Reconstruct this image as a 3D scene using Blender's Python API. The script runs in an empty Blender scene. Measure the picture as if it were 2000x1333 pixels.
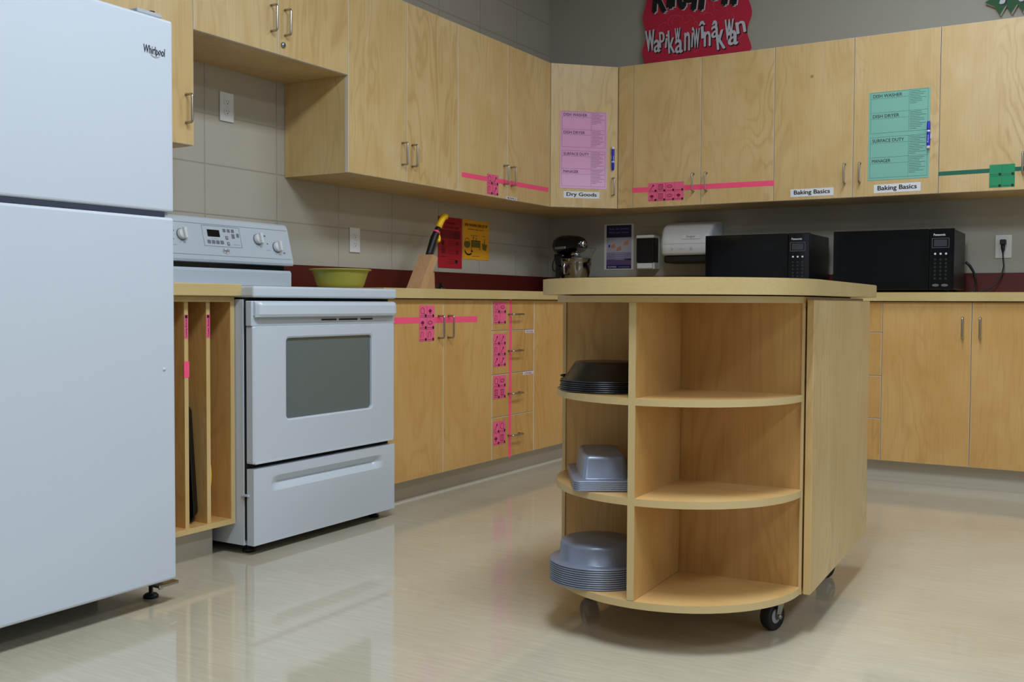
import bpy, bmesh, math, random
from mathutils import Vector, Matrix
random.seed(7)
S = bpy.context.scene
C = S.collection
PI = math.pi

# ------------------------------------------------------------------ camera
CAM = (3.1505, -5.6993, 0.8543); YAW, PITCH, ROLL, FPX = 0.5405, -0.0372, 0.0048, 2002.6
f = Vector((-math.sin(YAW)*math.cos(PITCH), math.cos(YAW)*math.cos(PITCH), math.sin(PITCH)))
r0 = Vector((math.cos(YAW), math.sin(YAW), 0)); u0 = r0.cross(f)
rr = r0*math.cos(ROLL)+u0*math.sin(ROLL); uu = -r0*math.sin(ROLL)+u0*math.cos(ROLL)
cd = bpy.data.cameras.new('camera'); cam = bpy.data.objects.new('camera', cd); C.objects.link(cam)
M = Matrix((( rr.x, uu.x, -f.x, CAM[0]), (rr.y, uu.y, -f.y, CAM[1]), (rr.z, uu.z, -f.z, CAM[2]), (0, 0, 0, 1)))
cam.matrix_world = M
cd.sensor_width = 36; cd.lens = 36*FPX/2000; cd.clip_start = 0.05
S.camera = cam

# ------------------------------------------------------------------ world, lights, exposure
w = bpy.data.worlds.new('world'); S.world = w; w.use_nodes = True
w.node_tree.nodes['Background'].inputs[0].default_value = (0.5, 0.7, 1.0, 1)
w.node_tree.nodes['Background'].inputs[1].default_value = 0.2
S.view_settings.view_transform = 'Standard'; S.view_settings.look = 'None'
S.view_settings.gamma = 1; S.view_settings.use_curve_mapping = False
S.view_settings.exposure = 0.78
CEIL = 3.05
TROF = [(2.5, -1.7), (4.9, -1.7), (2.5, -4.1), (4.9, -4.1), (2.5, -6.5), (4.9, -6.5)]
TROF_W = [13, 6, 40, 18, 9, 4]
LC = (0.79, 0.895, 1.0)
for i, (x, y) in enumerate(TROF):
    l = bpy.data.lights.new('troffer_lamp', 'AREA'); l.shape = 'RECTANGLE'; l.size = 0.56; l.size_y = 1.16
    l.energy = TROF_W[i]; l.color = LC
    o = bpy.data.objects.new('troffer_lamp', l); C.objects.link(o); o.location = (x, y, CEIL-0.03)
l = bpy.data.lights.new('daylight', 'AREA'); l.shape = 'RECTANGLE'; l.size = 3.4; l.size_y = 1.5
l.energy = 14; l.color = (0.62, 0.80, 1.0)
o = bpy.data.objects.new('daylight', l); C.objects.link(o); o.location = (6.9, -4.2, 1.75)
o.rotation_euler = (0, PI/2, 0); l.size, l.size_y = 1.5, 3.4   # shines towards -x

# ------------------------------------------------------------------ materials
def lin(c):
    return tuple(((v/255)/12.92 if v/255 <= 0.04045 else ((v/255+0.055)/1.055)**2.4) for v in c)
def mat(name, rgb, rough=0.5, metal=0.0, spec=0.5, bump=0, bscale=200, emit=None, coat=0, trans=0, alpha=1, aniso=0):
    m = bpy.data.materials.new(name); m.use_nodes = True; nt = m.node_tree; b = nt.nodes['Principled BSDF']
    c = lin(rgb); b.inputs['Base Color'].default_value = (*c, 1)
    b.inputs['Roughness'].default_value = rough; b.inputs['Metallic'].default_value = metal
    b.inputs['Specular IOR Level'].default_value = spec
    if coat: b.inputs['Coat Weight'].default_value = coat; b.inputs['Coat Roughness'].default_value = 0.08
    if trans: b.inputs['Transmission Weight'].default_value = trans
    if alpha < 1: b.inputs['Alpha'].default_value = alpha
    if emit: b.inputs['Emission Color'].default_value = (*lin(emit[0]), 1); b.inputs['Emission Strength'].default_value = emit[1]
    n = nt.nodes.new('ShaderNodeTexNoise'); n.inputs['Scale'].default_value = bscale; n.inputs['Detail'].default_value = 4
    tc = nt.nodes.new('ShaderNodeTexCoord'); nt.links.new(tc.outputs['Object'], n.inputs['Vector'])
    # slight procedural variation of roughness
    mr = nt.nodes.new('ShaderNodeMapRange'); dv = 0.004 if metal else 0.03; mr.inputs[3].default_value = max(0, rough-dv); mr.inputs[4].default_value = min(1, rough+dv)
    nt.links.new(n.outputs['Fac'], mr.inputs[0]); nt.links.new(mr.outputs[0], b.inputs['Roughness'])
    if bump:
        bp = nt.nodes.new('ShaderNodeBump'); bp.inputs['Strength'].default_value = bump; bp.inputs['Distance'].default_value = 0.002
        nt.links.new(n.outputs['Fac'], bp.inputs['Height']); nt.links.new(bp.outputs[0], b.inputs['Normal'])
    return m

def wood(name, base, dark, light, axis='Z', rough=0.38, contour=1.0, coat=0.0):
    """rotary-cut birch veneer: fine straight pores, wandering contour lines, soft blotches"""
    m = bpy.data.materials.new(name); m.use_nodes = True; nt = m.node_tree; N = nt.nodes; L = nt.links
    b = N['Principled BSDF']; b.inputs['Roughness'].default_value = rough
    if coat: b.inputs['Coat Weight'].default_value = coat; b.inputs['Coat Roughness'].default_value = 0.25
    tc = N.new('ShaderNodeTexCoord'); oi = N.new('ShaderNodeObjectInfo')
    off = N.new('ShaderNodeVectorMath'); off.operation = 'SCALE'; off.inputs[0].default_value = (13.0, 7.0, 29.0)
    L.new(oi.outputs['Random'], off.inputs['Scale'])
    add = N.new('ShaderNodeVectorMath'); add.operation = 'ADD'; L.new(tc.outputs['Object'], add.inputs[0]); L.new(off.outputs[0], add.inputs[1])
    def mp(sx, sl):
        v = N.new('ShaderNodeMapping')
        v.inputs['Scale'].default_value = {'Z': (sx, sx, sl), 'X': (sl, sx, sx), 'Y': (sx, sl, sx)}[axis]
        L.new(add.outputs[0], v.inputs['Vector']); return v
    def noise(sx, sl, det, dist=0):
        v = mp(sx, sl); n = N.new('ShaderNodeTexNoise'); n.inputs['Scale'].default_value = 1; n.inputs['Detail'].default_value = det
        n.inputs['Distortion'].default_value = dist; L.new(v.outputs[0], n.inputs['Vector']); return n.outputs['Fac']
    def math_(op, a, bb):
        n = N.new('ShaderNodeMath'); n.operation = op
        for i, q in enumerate((a, bb)):
            if q is None: continue
            if isinstance(q, (int, float)): n.inputs[i].default_value = q
            else: L.new(q, n.inputs[i])
        return n.outputs[0]
    big = noise(3.6, 1.0, 3, 0.5)
    rings = math_('SINE', math_('MULTIPLY', big, 95.0), None)
    rings = math_('POWER', math_('MULTIPLY', math_('ADD', rings, 1.0), 0.5), 3.0)
    fade = noise(3.0, 0.8, 2)
    rings = math_('MULTIPLY', rings, math_('MULTIPLY', math_('SUBTRACT', fade, 0.32), 1.45*contour))
    fine = noise(160, 5, 3)
    blot = noise(5.5, 3.0, 4, 0.6)
    c1 = N.new('ShaderNodeMix'); c1.data_type = 'RGBA'
    c1.inputs[6].default_value = (*lin(base), 1); c1.inputs[7].default_value = (*lin(light), 1)
    mr = N.new('ShaderNodeMapRange'); mr.inputs[1].default_value = 0.38; mr.inputs[2].default_value = 0.72
    L.new(blot, mr.inputs[0]); L.new(mr.outputs[0], c1.inputs[0])
    c2 = N.new('ShaderNodeMix'); c2.data_type = 'RGBA'; c2.inputs[7].default_value = (*lin(dark), 1)
    L.new(c1.outputs[2], c2.inputs[6])
    fac = math_('ADD', rings, math_('MULTIPLY', math_('SUBTRACT', fine, 0.45), 0.9))
    cl = N.new('ShaderNodeClamp'); L.new(fac, cl.inputs[0]); L.new(cl.outputs[0], c2.inputs[0])
    # rare small knots
    vo = N.new('ShaderNodeTexVoronoi'); vo.inputs['Scale'].default_value = 2.4; L.new(add.outputs[0], vo.inputs['Vector'])
    kr = N.new('ShaderNodeMapRange'); kr.inputs[1].default_value = 0.030; kr.inputs[2].default_value = 0.012; kr.inputs[3].default_value = 0; kr.inputs[4].default_value = 0.7
    L.new(vo.outputs['Distance'], kr.inputs[0])
    c3 = N.new('ShaderNodeMix'); c3.data_type = 'RGBA'; c3.inputs[7].default_value = (*lin((122, 84, 44)), 1)
    L.new(kr.outputs[0], c3.inputs[0]); L.new(c2.outputs[2], c3.inputs[6]); L.new(c3.outputs[2], b.inputs['Base Color'])
    bp = N.new('ShaderNodeBump'); bp.inputs['Strength'].default_value = 0.12; bp.inputs['Distance'].default_value = 0.0008
    L.new(fine, bp.inputs['Height']); L.new(bp.outputs[0], b.inputs['Normal'])
    return m

BB, BD, BL = (207, 174, 117), (184, 147, 90), (216, 187, 136)
birch = wood('birch_veneer', BB, BD, BL)
birch_base = wood('birch_veneer_golden', (204, 158, 92), (182, 134, 70), (212, 170, 106), contour=0.8)
birch_h = wood('birch_veneer_across', (206, 166, 104), (184, 140, 80), (214, 178, 120), axis='X', contour=0.6)
birch_dr = wood('birch_drawer_veneer', (200, 152, 86), (178, 128, 64), (210, 166, 100), contour=1.2)
birch_in = wood('birch_interior', (202, 156, 90), (176, 126, 66), (210, 168, 106))
ply = wood('plywood_ribbed', (214, 184, 128), (194, 160, 104), (222, 196, 146), axis='Z', contour=0.2)
maple = wood('worktop_laminate', (196, 169, 112), (180, 152, 96), (204, 178, 124), axis='X', contour=0.12, rough=0.42)
maple_y = wood('worktop_laminate_long', (200, 174, 116), (184, 156, 100), (208, 184, 130), axis='Y', contour=0.12, rough=0.42)
blockwood = wood('knife_block_wood', (196, 150, 104), (160, 112, 70), (212, 170, 126), contour=0.4)
edge = mat('edge_band', (214, 202, 180), 0.45)
white = mat('white_enamel', (196, 204, 212), 0.22, bump=0.02, bscale=300)
white_tex = mat('white_textured_steel', (196, 203, 212), 0.30, bump=0.10, bscale=900)
plastic = mat('white_plastic', (222, 222, 222), 0.35)
greyplastic = mat('grey_plastic', (170, 172, 176), 0.35)
black = mat('black_gloss', (10, 10, 12), 0.12)
blackm = mat('black_matt', (14, 14, 15), 0.45)
dark = mat('dark_gap', (16, 14, 12), 0.8)
steel = mat('brushed_steel', (178, 172, 164), 0.28, metal=1)
chrome = mat('chrome', (215, 215, 218), 0.07, metal=1)
lockm = mat('lock_metal', (150, 155, 165), 0.3, metal=1)
zinc = mat('zinc', (150, 150, 145), 0.4, metal=1)
panm = mat('silver_nonstick', (134, 142, 160), 0.36, metal=0.35)
pandk = mat('dark_nonstick', (84, 88, 96), 0.32, metal=1.0)
rubber = mat('rubber', (24, 25, 26), 0.55)
hotpink = mat('pink_tape', (255, 84, 128), 0.6)
pinkpaper = mat('pink_paper', (238, 98, 138), 0.65)
palepink = mat('pale_pink_laminated', (226, 166, 204), 0.12, coat=0.3)
aqua = mat('aqua_laminated', (136, 192, 176), 0.12, coat=0.3)
greenpaper = mat('green_paper', (26, 142, 92), 0.6)
greentape = mat('green_tape', (14, 100, 78), 0.6)
redpaper = mat('red_paper', (176, 24, 40), 0.65)
yellowpaper = mat('yellow_paper', (238, 168, 32), 0.65)
whitepaper = mat('white_label', (226, 226, 228), 0.55)
ink = mat('black_ink', (18, 16, 18), 0.6)
inksoft = mat('faded_ink', (96, 48, 82), 0.6)
inkgreen = mat('faded_ink_on_aqua', (40, 82, 78), 0.6)
inkred = mat('ink_on_red', (70, 8, 14), 0.6)
inkdim = mat('dim_red_panel', (120, 14, 26), 0.6)
olive = mat('olive_print', (110, 98, 40), 0.6)
redback = mat('red_backsplash', (84, 20, 15), 0.4)
bluem = mat('marker_blue', (22, 44, 190), 0.35)
navy = mat('navy_print', (34, 36, 84), 0.4)
lilac = mat('lilac_print', (150, 140, 178), 0.4)
violet = mat('violet_print', (104, 88, 134), 0.4)
skin = mat('skin_print', (206, 140, 106), 0.45)
paleprint = mat('pale_print', (188, 184, 200), 0.4)
bowlm = mat('lime_plastic', (172, 172, 74), 0.3)
bowlm.node_tree.nodes['Principled BSDF'].inputs['Transmission Weight'].default_value = 0.15
yellowpl = mat('yellow_plastic', (248, 196, 20), 0.35)
glassm = mat('clear_plastic', (235, 240, 245), 0.05, trans=0.95)
dispgrey = mat('display_grey', (58, 62, 66), 0.2)
btn = mat('button_grey', (112, 118, 128), 0.5)
gline = mat('grey_line', (150, 158, 172), 0.5)
bannerred = mat('banner_red', (196, 34, 66), 0.6)
bannerpale = mat('banner_swirl', (214, 84, 108), 0.6)
boardcore = mat('foam_board', (188, 184, 172), 0.7)
signgreen = mat('sign_green', (8, 84, 36), 0.6)
chalk = mat('white_lettering', (206, 204, 214), 0.6)
mwfront = mat('microwave_gloss', (7, 9, 13), 0.08)
mwside = mat('microwave_shell', (16, 16, 17), 0.4, bump=0.05, bscale=800)
kick = mat('grey_vinyl_base', (196, 188, 172), 0.4)
ceilm = mat('ceiling_tile', (150, 148, 142), 0.9, bump=0.3, bscale=150)

def oven_glass():
    m = bpy.data.materials.new('oven_window_screen'); m.use_nodes = True; nt = m.node_tree; b = nt.nodes['Principled BSDF']
    tc = nt.nodes.new('ShaderNodeTexCoord'); v = nt.nodes.new('ShaderNodeTexVoronoi'); v.inputs['Scale'].default_value = 420
    v.inputs['Randomness'].default_value = 0
    nt.links.new(tc.outputs['Object'], v.inputs['Vector'])
    r = nt.nodes.new('ShaderNodeValToRGB'); r.color_ramp.elements[0].position = 0.3; r.color_ramp.elements[1].position = 0.55
    r.color_ramp.elements[0].color = (*lin((62, 74, 74)), 1); r.color_ramp.elements[1].color = (*lin((116, 130, 130)), 1)
    nt.links.new(v.outputs['Distance'], r.inputs[0]); nt.links.new(r.outputs[0], b.inputs['Base Color'])
    b.inputs['Roughness'].default_value = 0.07; b.inputs['Specular IOR Level'].default_value = 0.8
    return m
ovenglass = oven_glass()

def block_wall():
    """painted concrete block in stack bond: 0.4 m x 0.2 m, in world metres"""
    m = bpy.data.materials.new('painted_block'); m.use_nodes = True; nt = m.node_tree; N = nt.nodes; L = nt.links; b = N['Principled BSDF']
    tc = N.new('ShaderNodeTexCoord'); mp = N.new('ShaderNodeMapping'); L.new(tc.outputs['Object'], mp.inputs['Vector'])
    sep = N.new('ShaderNodeSeparateXYZ'); L.new(mp.outputs[0], sep.inputs[0])
    def mm(op, a, q=None):
        n = N.new('ShaderNodeMath'); n.operation = op
        for i, v in enumerate((a, q)):
            if v is None: continue
            if isinstance(v, (int, float)): n.inputs[i].default_value = v
            else: L.new(v, n.inputs[i])
        return n.outputs[0]
    def line(coord, per, offs, wdt):
        t = mm('FRACT', mm('DIVIDE', mm('ADD', coord, offs), per))
        d = mm('MINIMUM', t, mm('SUBTRACT', 1.0, t)); d = mm('MULTIPLY', d, per)
        s = N.new('ShaderNodeMapRange'); s.inputs[1].default_value = wdt; s.inputs[2].default_value = wdt*0.35; s.inputs[3].default_value = 0; s.inputs[4].default_value = 1
        L.new(d, s.inputs[0]); return s.outputs[0]
    j = mm('MAXIMUM', line(sep.outputs[1], 0.402, 2.42, 0.0045), line(sep.outputs[2], 0.2, 0.0, 0.0045))
    no = N.new('ShaderNodeTexNoise'); no.inputs['Scale'].default_value = 60; no.inputs['Detail'].default_value = 5; L.new(tc.outputs['Object'], no.inputs['Vector'])
    c = N.new('ShaderNodeMix'); c.data_type = 'RGBA'; c.inputs[6].default_value = (*lin((180, 172, 156)), 1); c.inputs[7].default_value = (*lin((156, 148, 134)), 1)
    L.new(mm('MULTIPLY', j, 0.7), c.inputs[0]); L.new(c.outputs[2], b.inputs['Base Color'])
    b.inputs['Roughness'].default_value = 0.5
    bp = N.new('ShaderNodeBump'); bp.inputs['Distance'].default_value = 0.003; bp.inputs['Strength'].default_value = 0.5
    h = mm('SUBTRACT', mm('MULTIPLY', no.outputs['Fac'], 0.12), j); L.new(h, bp.inputs['Height']); L.new(bp.outputs[0], b.inputs['Normal'])
    return m
blockm = block_wall()
paintm = mat('painted_wall', (170, 166, 154), 0.6, bump=0.15, bscale=120)

def floor_mat():
    m = bpy.data.materials.new('streaked_vinyl'); m.use_nodes = True; nt = m.node_tree; N = nt.nodes; L = nt.links; b = N['Principled BSDF']
    tc = N.new('ShaderNodeTexCoord')
    rot = N.new('ShaderNodeMapping'); rot.inputs['Rotation'].default_value = (0, 0, math.radians(0)); rot.inputs['Scale'].default_value = (7, 105, 1)
    L.new(tc.outputs['Object'], rot.inputs['Vector'])
    n1 = N.new('ShaderNodeTexNoise'); n1.inputs['Scale'].default_value = 1; n1.inputs['Detail'].default_value = 6; n1.inputs['Roughness'].default_value = 0.65
    L.new(rot.outputs[0], n1.inputs['Vector'])
    cr = N.new('ShaderNodeValToRGB'); e = cr.color_ramp.elements
    e[0].position = 0.30; e[0].color = (*lin((184, 173, 151)), 1); e[1].position = 0.70; e[1].color = (*lin((198, 188, 166)), 1)
    L.new(n1.outputs['Fac'], cr.inputs[0])
    n2 = N.new('ShaderNodeTexNoise'); n2.inputs['Scale'].default_value = 1.3; n2.inputs['Detail'].default_value = 3; L.new(tc.outputs['Object'], n2.inputs['Vector'])
    mx = N.new('ShaderNodeMix'); mx.data_type = 'RGBA'; mx.blend_type = 'MULTIPLY'; mx.inputs[7].default_value = (0.86, 0.85, 0.82, 1)
    mr = N.new('ShaderNodeMapRange'); mr.inputs[1].default_value = 0.45; mr.inputs[2].default_value = 0.75; L.new(n2.outputs['Fac'], mr.inputs[0])
    L.new(mr.outputs[0], mx.inputs[0]); L.new(cr.outputs[0], mx.inputs[6]); L.new(mx.outputs[2], b.inputs['Base Color'])
    b.inputs['Roughness'].default_value = 0.06; b.inputs['Specular IOR Level'].default_value = 0.95
    n3 = N.new('ShaderNodeTexNoise'); n3.inputs['Scale'].default_value = 3; n3.inputs['Detail'].default_value = 2; L.new(tc.outputs['Object'], n3.inputs['Vector'])
    bp = N.new('ShaderNodeBump'); bp.inputs['Strength'].default_value = 0.06; bp.inputs['Distance'].default_value = 0.004
    L.new(n3.outputs['Fac'], bp.inputs['Height']); L.new(bp.outputs[0], b.inputs['Normal'])
    return m
floorm = floor_mat()

# ------------------------------------------------------------------ mesh helpers
class MB:
    def __init__(s): s.bm = bmesh.new(); s.mats = []
    def mi(s, m):
        if m not in s.mats: s.mats.append(m)
        return s.mats.index(m)
    def box(s, x0, x1, y0, y1, z0, z1, m, bev=0, seg=2, edge_m=None):
        v = [s.bm.verts.new(p) for p in ((x0,y0,z0),(x1,y0,z0),(x1,y1,z0),(x0,y1,z0),(x0,y0,z1),(x1,y0,z1),(x1,y1,z1),(x0,y1,z1))]
        fs = [s.bm.faces.new([v[i] for i in q]) for q in ((0,3,2,1),(4,5,6,7),(0,1,5,4),(1,2,6,5),(2,3,7,6),(3,0,4,7))]
        k = s.mi(m)
        for f_ in fs: f_.material_index = k
        if edge_m is not None:           # all faces but front (-y) and back (+y)
            ke = s.mi(edge_m)
            for i in (0, 1, 3, 5): fs[i].material_index = ke
        if bev:
            es = list({e for f_ in fs for e in f_.edges})
            r = bmesh.ops.bevel(s.bm, geom=es, offset=bev, segments=seg, affect='EDGES', profile=0.5, clamp_overlap=True)
        return s
    def prism(s, poly, a0, a1, m, axis='Y', smooth=False, cap=True, side_m=None):
        """poly in the plane perpendicular to axis: Y:(x,z) X:(y,z) Z:(x,y)"""
        def P(p, a): return {'Y': (p[0], a, p[1]), 'X': (a, p[0], p[1]), 'Z': (p[0], p[1], a)}[axis]
        A = [s.bm.verts.new(P(p, a0)) for p in poly]; B = [s.bm.verts.new(P(p, a1)) for p in poly]
        k = s.mi(m); ks = s.mi(side_m) if side_m else k; n = len(poly)
        for i in range(n):
            f_ = s.bm.faces.new((A[i], A[(i+1) % n], B[(i+1) % n], B[i])); f_.material_index = ks; f_.smooth = smooth
        if cap:
            for q in (A[::-1], B):
                f_ = s.bm.faces.new(q); f_.material_index = k
        return s
    def loft(s, rings, m, close=True, cap0=True, cap1=True, smooth=True):
        k = s.mi(m); R = [[s.bm.verts.new(p) for p in ring] for ring in rings]; n = len(R[0])
        for a, b in zip(R, R[1:]):
            for i in range(n if close else n-1):
                f_ = s.bm.faces.new((a[i], a[(i+1) % n], b[(i+1) % n], b[i])); f_.material_index = k; f_.smooth = smooth
        if cap0: f_ = s.bm.faces.new(R[0][::-1]); f_.material_index = k
        if cap1: f_ = s.bm.faces.new(R[-1]); f_.material_index = k
        return s
    def lathe(s, prof, m, n=40, c=(0, 0, 0), axis='Z', smooth=True, cap0=False, cap1=False):
        rings = []
        for r, z in prof:
            ring = []
            for i in range(n):
                a = 2*PI*i/n; x, y = max(r, 1e-5)*math.cos(a), max(r, 1e-5)*math.sin(a)
                p = {'Z': (x, y, z), 'Y': (x, z, y), 'X': (z, x, y)}[axis]
                ring.append((p[0]+c[0], p[1]+c[1], p[2]+c[2]))
            rings.append(ring)
        return s.loft(rings, m, cap0=cap0, cap1=cap1, smooth=smooth)
    def tube(s, pts, r, m, n=8, cap=True):
        pts = [Vector(p) for p in pts]; rings = []; prev = None
        for i, p in enumerate(pts):
            t = (pts[min(i+1, len(pts)-1)]-pts[max(i-1, 0)]).normalized()
            if prev is None:
                a = Vector((0, 0, 1)) if abs(t.z) < 0.9 else Vector((1, 0, 0)); nrm = t.cross(a).normalized()
            else: nrm = (prev-t*prev.dot(t)).normalized()
            prev = nrm; bn = t.cross(nrm); rad = r[i] if isinstance(r, (list, tuple)) else r
            rings.append([tuple(p+(nrm*math.cos(2*PI*j/n)+bn*math.sin(2*PI*j/n))*rad) for j in range(n)])
        return s.loft(rings, m, cap0=cap, cap1=cap)
    # --- flat prints in the local XZ plane, facing -Y, at depth y
    def rect(s, x0, z0, x1, z1, m, y=-0.0006, t=0.0003):
        return s.box(x0, x1, y-t, y, z0, z1, m)
    def disc(s, x, z, r, m, y=-0.0006, n=20, rz=None):
        rz = rz or r
        return s.prism([(x+r*math.cos(2*PI*i/n), z+rz*math.sin(2*PI*i/n)) for i in range(n)], y-0.0003, y, m)
    def line(s, pts, wd, m, y=-0.0006):
        for q_, (a, b) in enumerate(zip(pts, pts[1:])):
            yq = y-(q_ % 2)*0.00006
            d = Vector((b[0]-a[0], b[1]-a[1]))
            if d.length < 1e-6: continue
            d.normalize(); q = Vector((-d.y, d.x))*wd/2; e = d*wd*0.3
            s.prism([(a[0]-q.x-e.x, a[1]-q.y-e.y), (a[0]+q.x-e.x, a[1]+q.y-e.y), (b[0]+q.x+e.x, b[1]+q.y+e.y), (b[0]-q.x+e.x, b[1]-q.y+e.y)], yq-0.0003, yq, m)
        return s
    def frame(s, x0, z0, x1, z1, wd, m, y=-0.0006):
        return s.line([(x0, z0), (x1, z0), (x1, z1), (x0, z1), (x0, z0)], wd, m, y)
    def arc(s, x, z, r, a0, a1, wd, m, y=-0.0006, n=16, rz=None):
        rz = rz or r
        return s.line([(x+r*math.cos(a0+(a1-a0)*i/n), z+rz*math.sin(a0+(a1-a0)*i/n)) for i in range(n+1)], wd, m, y)
    def text(s, string, x0, z0, x1, z1, m, y=-0.0008, bold=0.0, rot=0, shear=0, t=0.0003, keep=False):
        cu = bpy.data.curves.new('t', 'FONT'); cu.body = string; cu.size = 1; cu.resolution_u = 3
        ob = bpy.data.objects.new('t', cu); C.objects.link(ob); dg = bpy.context.evaluated_depsgraph_get()
        me = bpy.data.meshes.new_from_object(ob.evaluated_get(dg)); bpy.data.objects.remove(ob); bpy.data.curves.remove(cu)
        vs = [v.co.copy() for v in me.vertices]
        if not vs: return s
        ax, bx = min(v.x for v in vs), max(v.x for v in vs); ay, by = min(v.y for v in vs), max(v.y for v in vs)
        sx = (x1-x0)/(bx-ax); sz = (z1-z0)/(by-ay)
        if keep: sx = sz = min(sx, sz)
        k = s.mi(m); cx, cz = (x0+x1)/2, (z0+z1)/2; cr, sr = math.cos(rot), math.sin(rot); V = []
        stamps = [(0, 0)] if not bold else [(bold*sx, 0), (-bold*sx, 0), (0, bold*sz*0.6), (0, -bold*sz*0.6), (bold*sx*0.4, 0)]
        for q, (ox, oz) in enumerate(stamps):
            V = []
            for v in vs:
                px = (v.x-(ax+bx)/2)*sx+ox; pz = (v.y-(ay+by)/2)*sz+oz; px += pz*shear
                V.append(s.bm.verts.new((cx+px*cr-pz*sr, y-t-q*0.00002, cz+px*sr+pz*cr)))
            for p in me.polygons:
                try: f_ = s.bm.faces.new([V[i] for i in p.vertices]); f_.material_index = k
                except ValueError: pass
        bpy.data.meshes.remove(me)
        return s
    def build(s, name, parent=None, label=None, auto=True, recalc=True):
        if recalc: bmesh.ops.recalc_face_normals(s.bm, faces=s.bm.faces[:])
        me = bpy.data.meshes.new(name); s.bm.to_mesh(me); s.bm.free()
        for m in s.mats: me.materials.append(m)
        o = bpy.data.objects.new(name, me); C.objects.link(o)
        if parent is not None: o.parent = parent
        if label: o['label'] = label
        return o

def tag(o, label, cat, group=None, kind=None):
    o['label'] = label; o['category'] = cat
    if group: o['group'] = group
    if kind: o['kind'] = kind
    return o
def thing(name, label, cat, loc=(0, 0, 0), rotz=0, group=None):
    o = bpy.data.objects.new(name, None); C.objects.link(o); o.empty_display_size = 0.05
    o.location = loc; o.rotation_euler = (0, 0, rotz)
    return tag(o, label, cat, group)
def place(o, loc, rotz=0): o.location = loc; o.rotation_euler = (0, 0, rotz); return o
def copy_tree(o, parent=None):
    c = o.copy(); C.objects.link(c)
    if parent is not None: c.parent = parent
    for ch in list(o.children): copy_tree(ch, c)
    return c
def struct(name, mb, parent=None):
    o = mb.build(name, parent)
    if parent is None: o['kind'] = 'structure'
    return o
LEFT, BACK, DIAG = PI/2, 0.0, PI/4      # rotz of a front that faces +x / -y / the diagonal
def onleft(x, y, z=0): return (x, y, z)

# ------------------------------------------------------------------ room shell
RX, RY = 6.9, -9.2
b = MB(); b.box(-0.15, RX+0.15, RY-0.15, 0.15, -0.1, 0, floorm); struct('floor', b)
b = MB(); b.box(-0.15, RX+0.15, RY-0.15, 0.15, CEIL, CEIL+0.1, ceilm); struct('ceiling', b)
b = MB(); b.box(-0.15, 0, RY, 0.15, 0, CEIL, blockm); struct('wall_left', b)
b = MB(); b.box(0, RX, 0, 0.15, 0, CEIL, paintm); struct('wall_back', b)
b = MB(); b.box(0, RX, RY-0.15, RY, 0, CEIL, paintm); struct('wall_front', b)
b = MB()                                                   # wall with a window band
b.box(RX, RX+0.15, RY, 0.15, 0, 0.95, paintm); b.box(RX, RX+0.15, RY, 0.15, 2.55, CEIL, paintm)
b.box(RX, RX+0.15, RY, -6.0, 0.95, 2.55, paintm); b.box(RX, RX+0.15, -2.4, 0.15, 0.95, 2.55, paintm)
struct('wall_right', b)
b = MB()
for y in (-6.0, -4.8, -3.6, -2.45): b.box(RX+0.04, RX+0.10, y, y+0.05, 0.95, 2.55, greyplastic)
for z in (0.95, 2.50): b.box(RX+0.04, RX+0.10, -6.0, -2.4, z, z+0.05, greyplastic)
wn = struct('window_1', b)
b = MB(); b.box(RX+0.065, RX+0.07, -5.95, -2.45, 1.0, 2.5, glassm); b.build('glass', wn)

troff = None
for i, (x, y) in enumerate(TROF):
    lab = 'recessed fluorescent ceiling light above the room, out of the frame'
    if troff is None:
        troff = thing('ceiling_light', lab, 'ceiling light', (x, y, CEIL), 0, 'recessed ceiling lights')
        b = MB()
        for q in ((-0.3, -0.28, -0.6, 0.6), (0.28, 0.3, -0.6, 0.6), (-0.28, 0.28, -0.6, -0.58), (-0.28, 0.28, 0.58, 0.6)):
            b.box(q[0], q[1], q[2], q[3], -0.028, 0.0, plastic)
        b.build('frame', troff)
        b = MB(); b.box(-0.28, 0.28, -0.58, 0.58, -0.02, -0.004, mat('diffuser', (235, 238, 240), 0.5, emit=((235, 242, 255), 2.0))); b.build('diffuser', troff)
    else:
        c_ = copy_tree(troff); c_.location = (x, y, CEIL)

# ------------------------------------------------------------------ cabinet hardware
DU, XB = 0.357, 0.580
def handle_mb(L=0.096, vertical=True):
    """wire D pull, centred; feet at y=0, bar out at -y"""
    b = MB(); h = L/2; o_ = 0.032; r = 0.008; pts = [(-h, 0, 0)]
    pts += [(-h, -(o_-r), 0)]
    for k in range(1, 6): a = k*PI/10; pts.append((-h+r-r*math.cos(a), -(o_-r)-r*math.sin(a), 0))
    for k in range(5): a = PI/2-k*PI/10; pts.append((h-r+r*math.cos(a), -(o_-r)-r*math.sin(a), 0))
    pts += [(h, -(o_-r), 0), (h, 0, 0)]
    if vertical: pts = [(0, p[1], p[0]) for p in pts]
    b.tube(pts, 0.0045, steel, 10)
    return b
HV = handle_mb().build('handle'); HH = handle_mb(0.10, False).build('handle')
HVm, HHm = HV.data, HH.data
bpy.data.objects.remove(HV); bpy.data.objects.remove(HH)
def handle(parent, x, y, z, vertical=True):
    o = bpy.data.objects.new('handle', HVm if vertical else HHm); C.objects.link(o); o.parent = parent; o.location = (x, y, z); return o
G = 0.0012
def door_slab(b, x0, x1, z0, z1, t, m, ch=0.0015, y=0.0):
    q = lambda d, yy: [(x0+d, yy, z0+d), (x1-d, yy, z0+d), (x1-d, yy, z1-d), (x0+d, yy, z1-d)]
    b.loft([q(ch, y), q(0, y+0.0012), q(0, y+t)], edge, cap0=False, cap1=True, smooth=False)
    b.bm.faces.new([b.bm.verts.new(p) for p in q(ch, y)]).material_index = b.mi(m)
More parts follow.
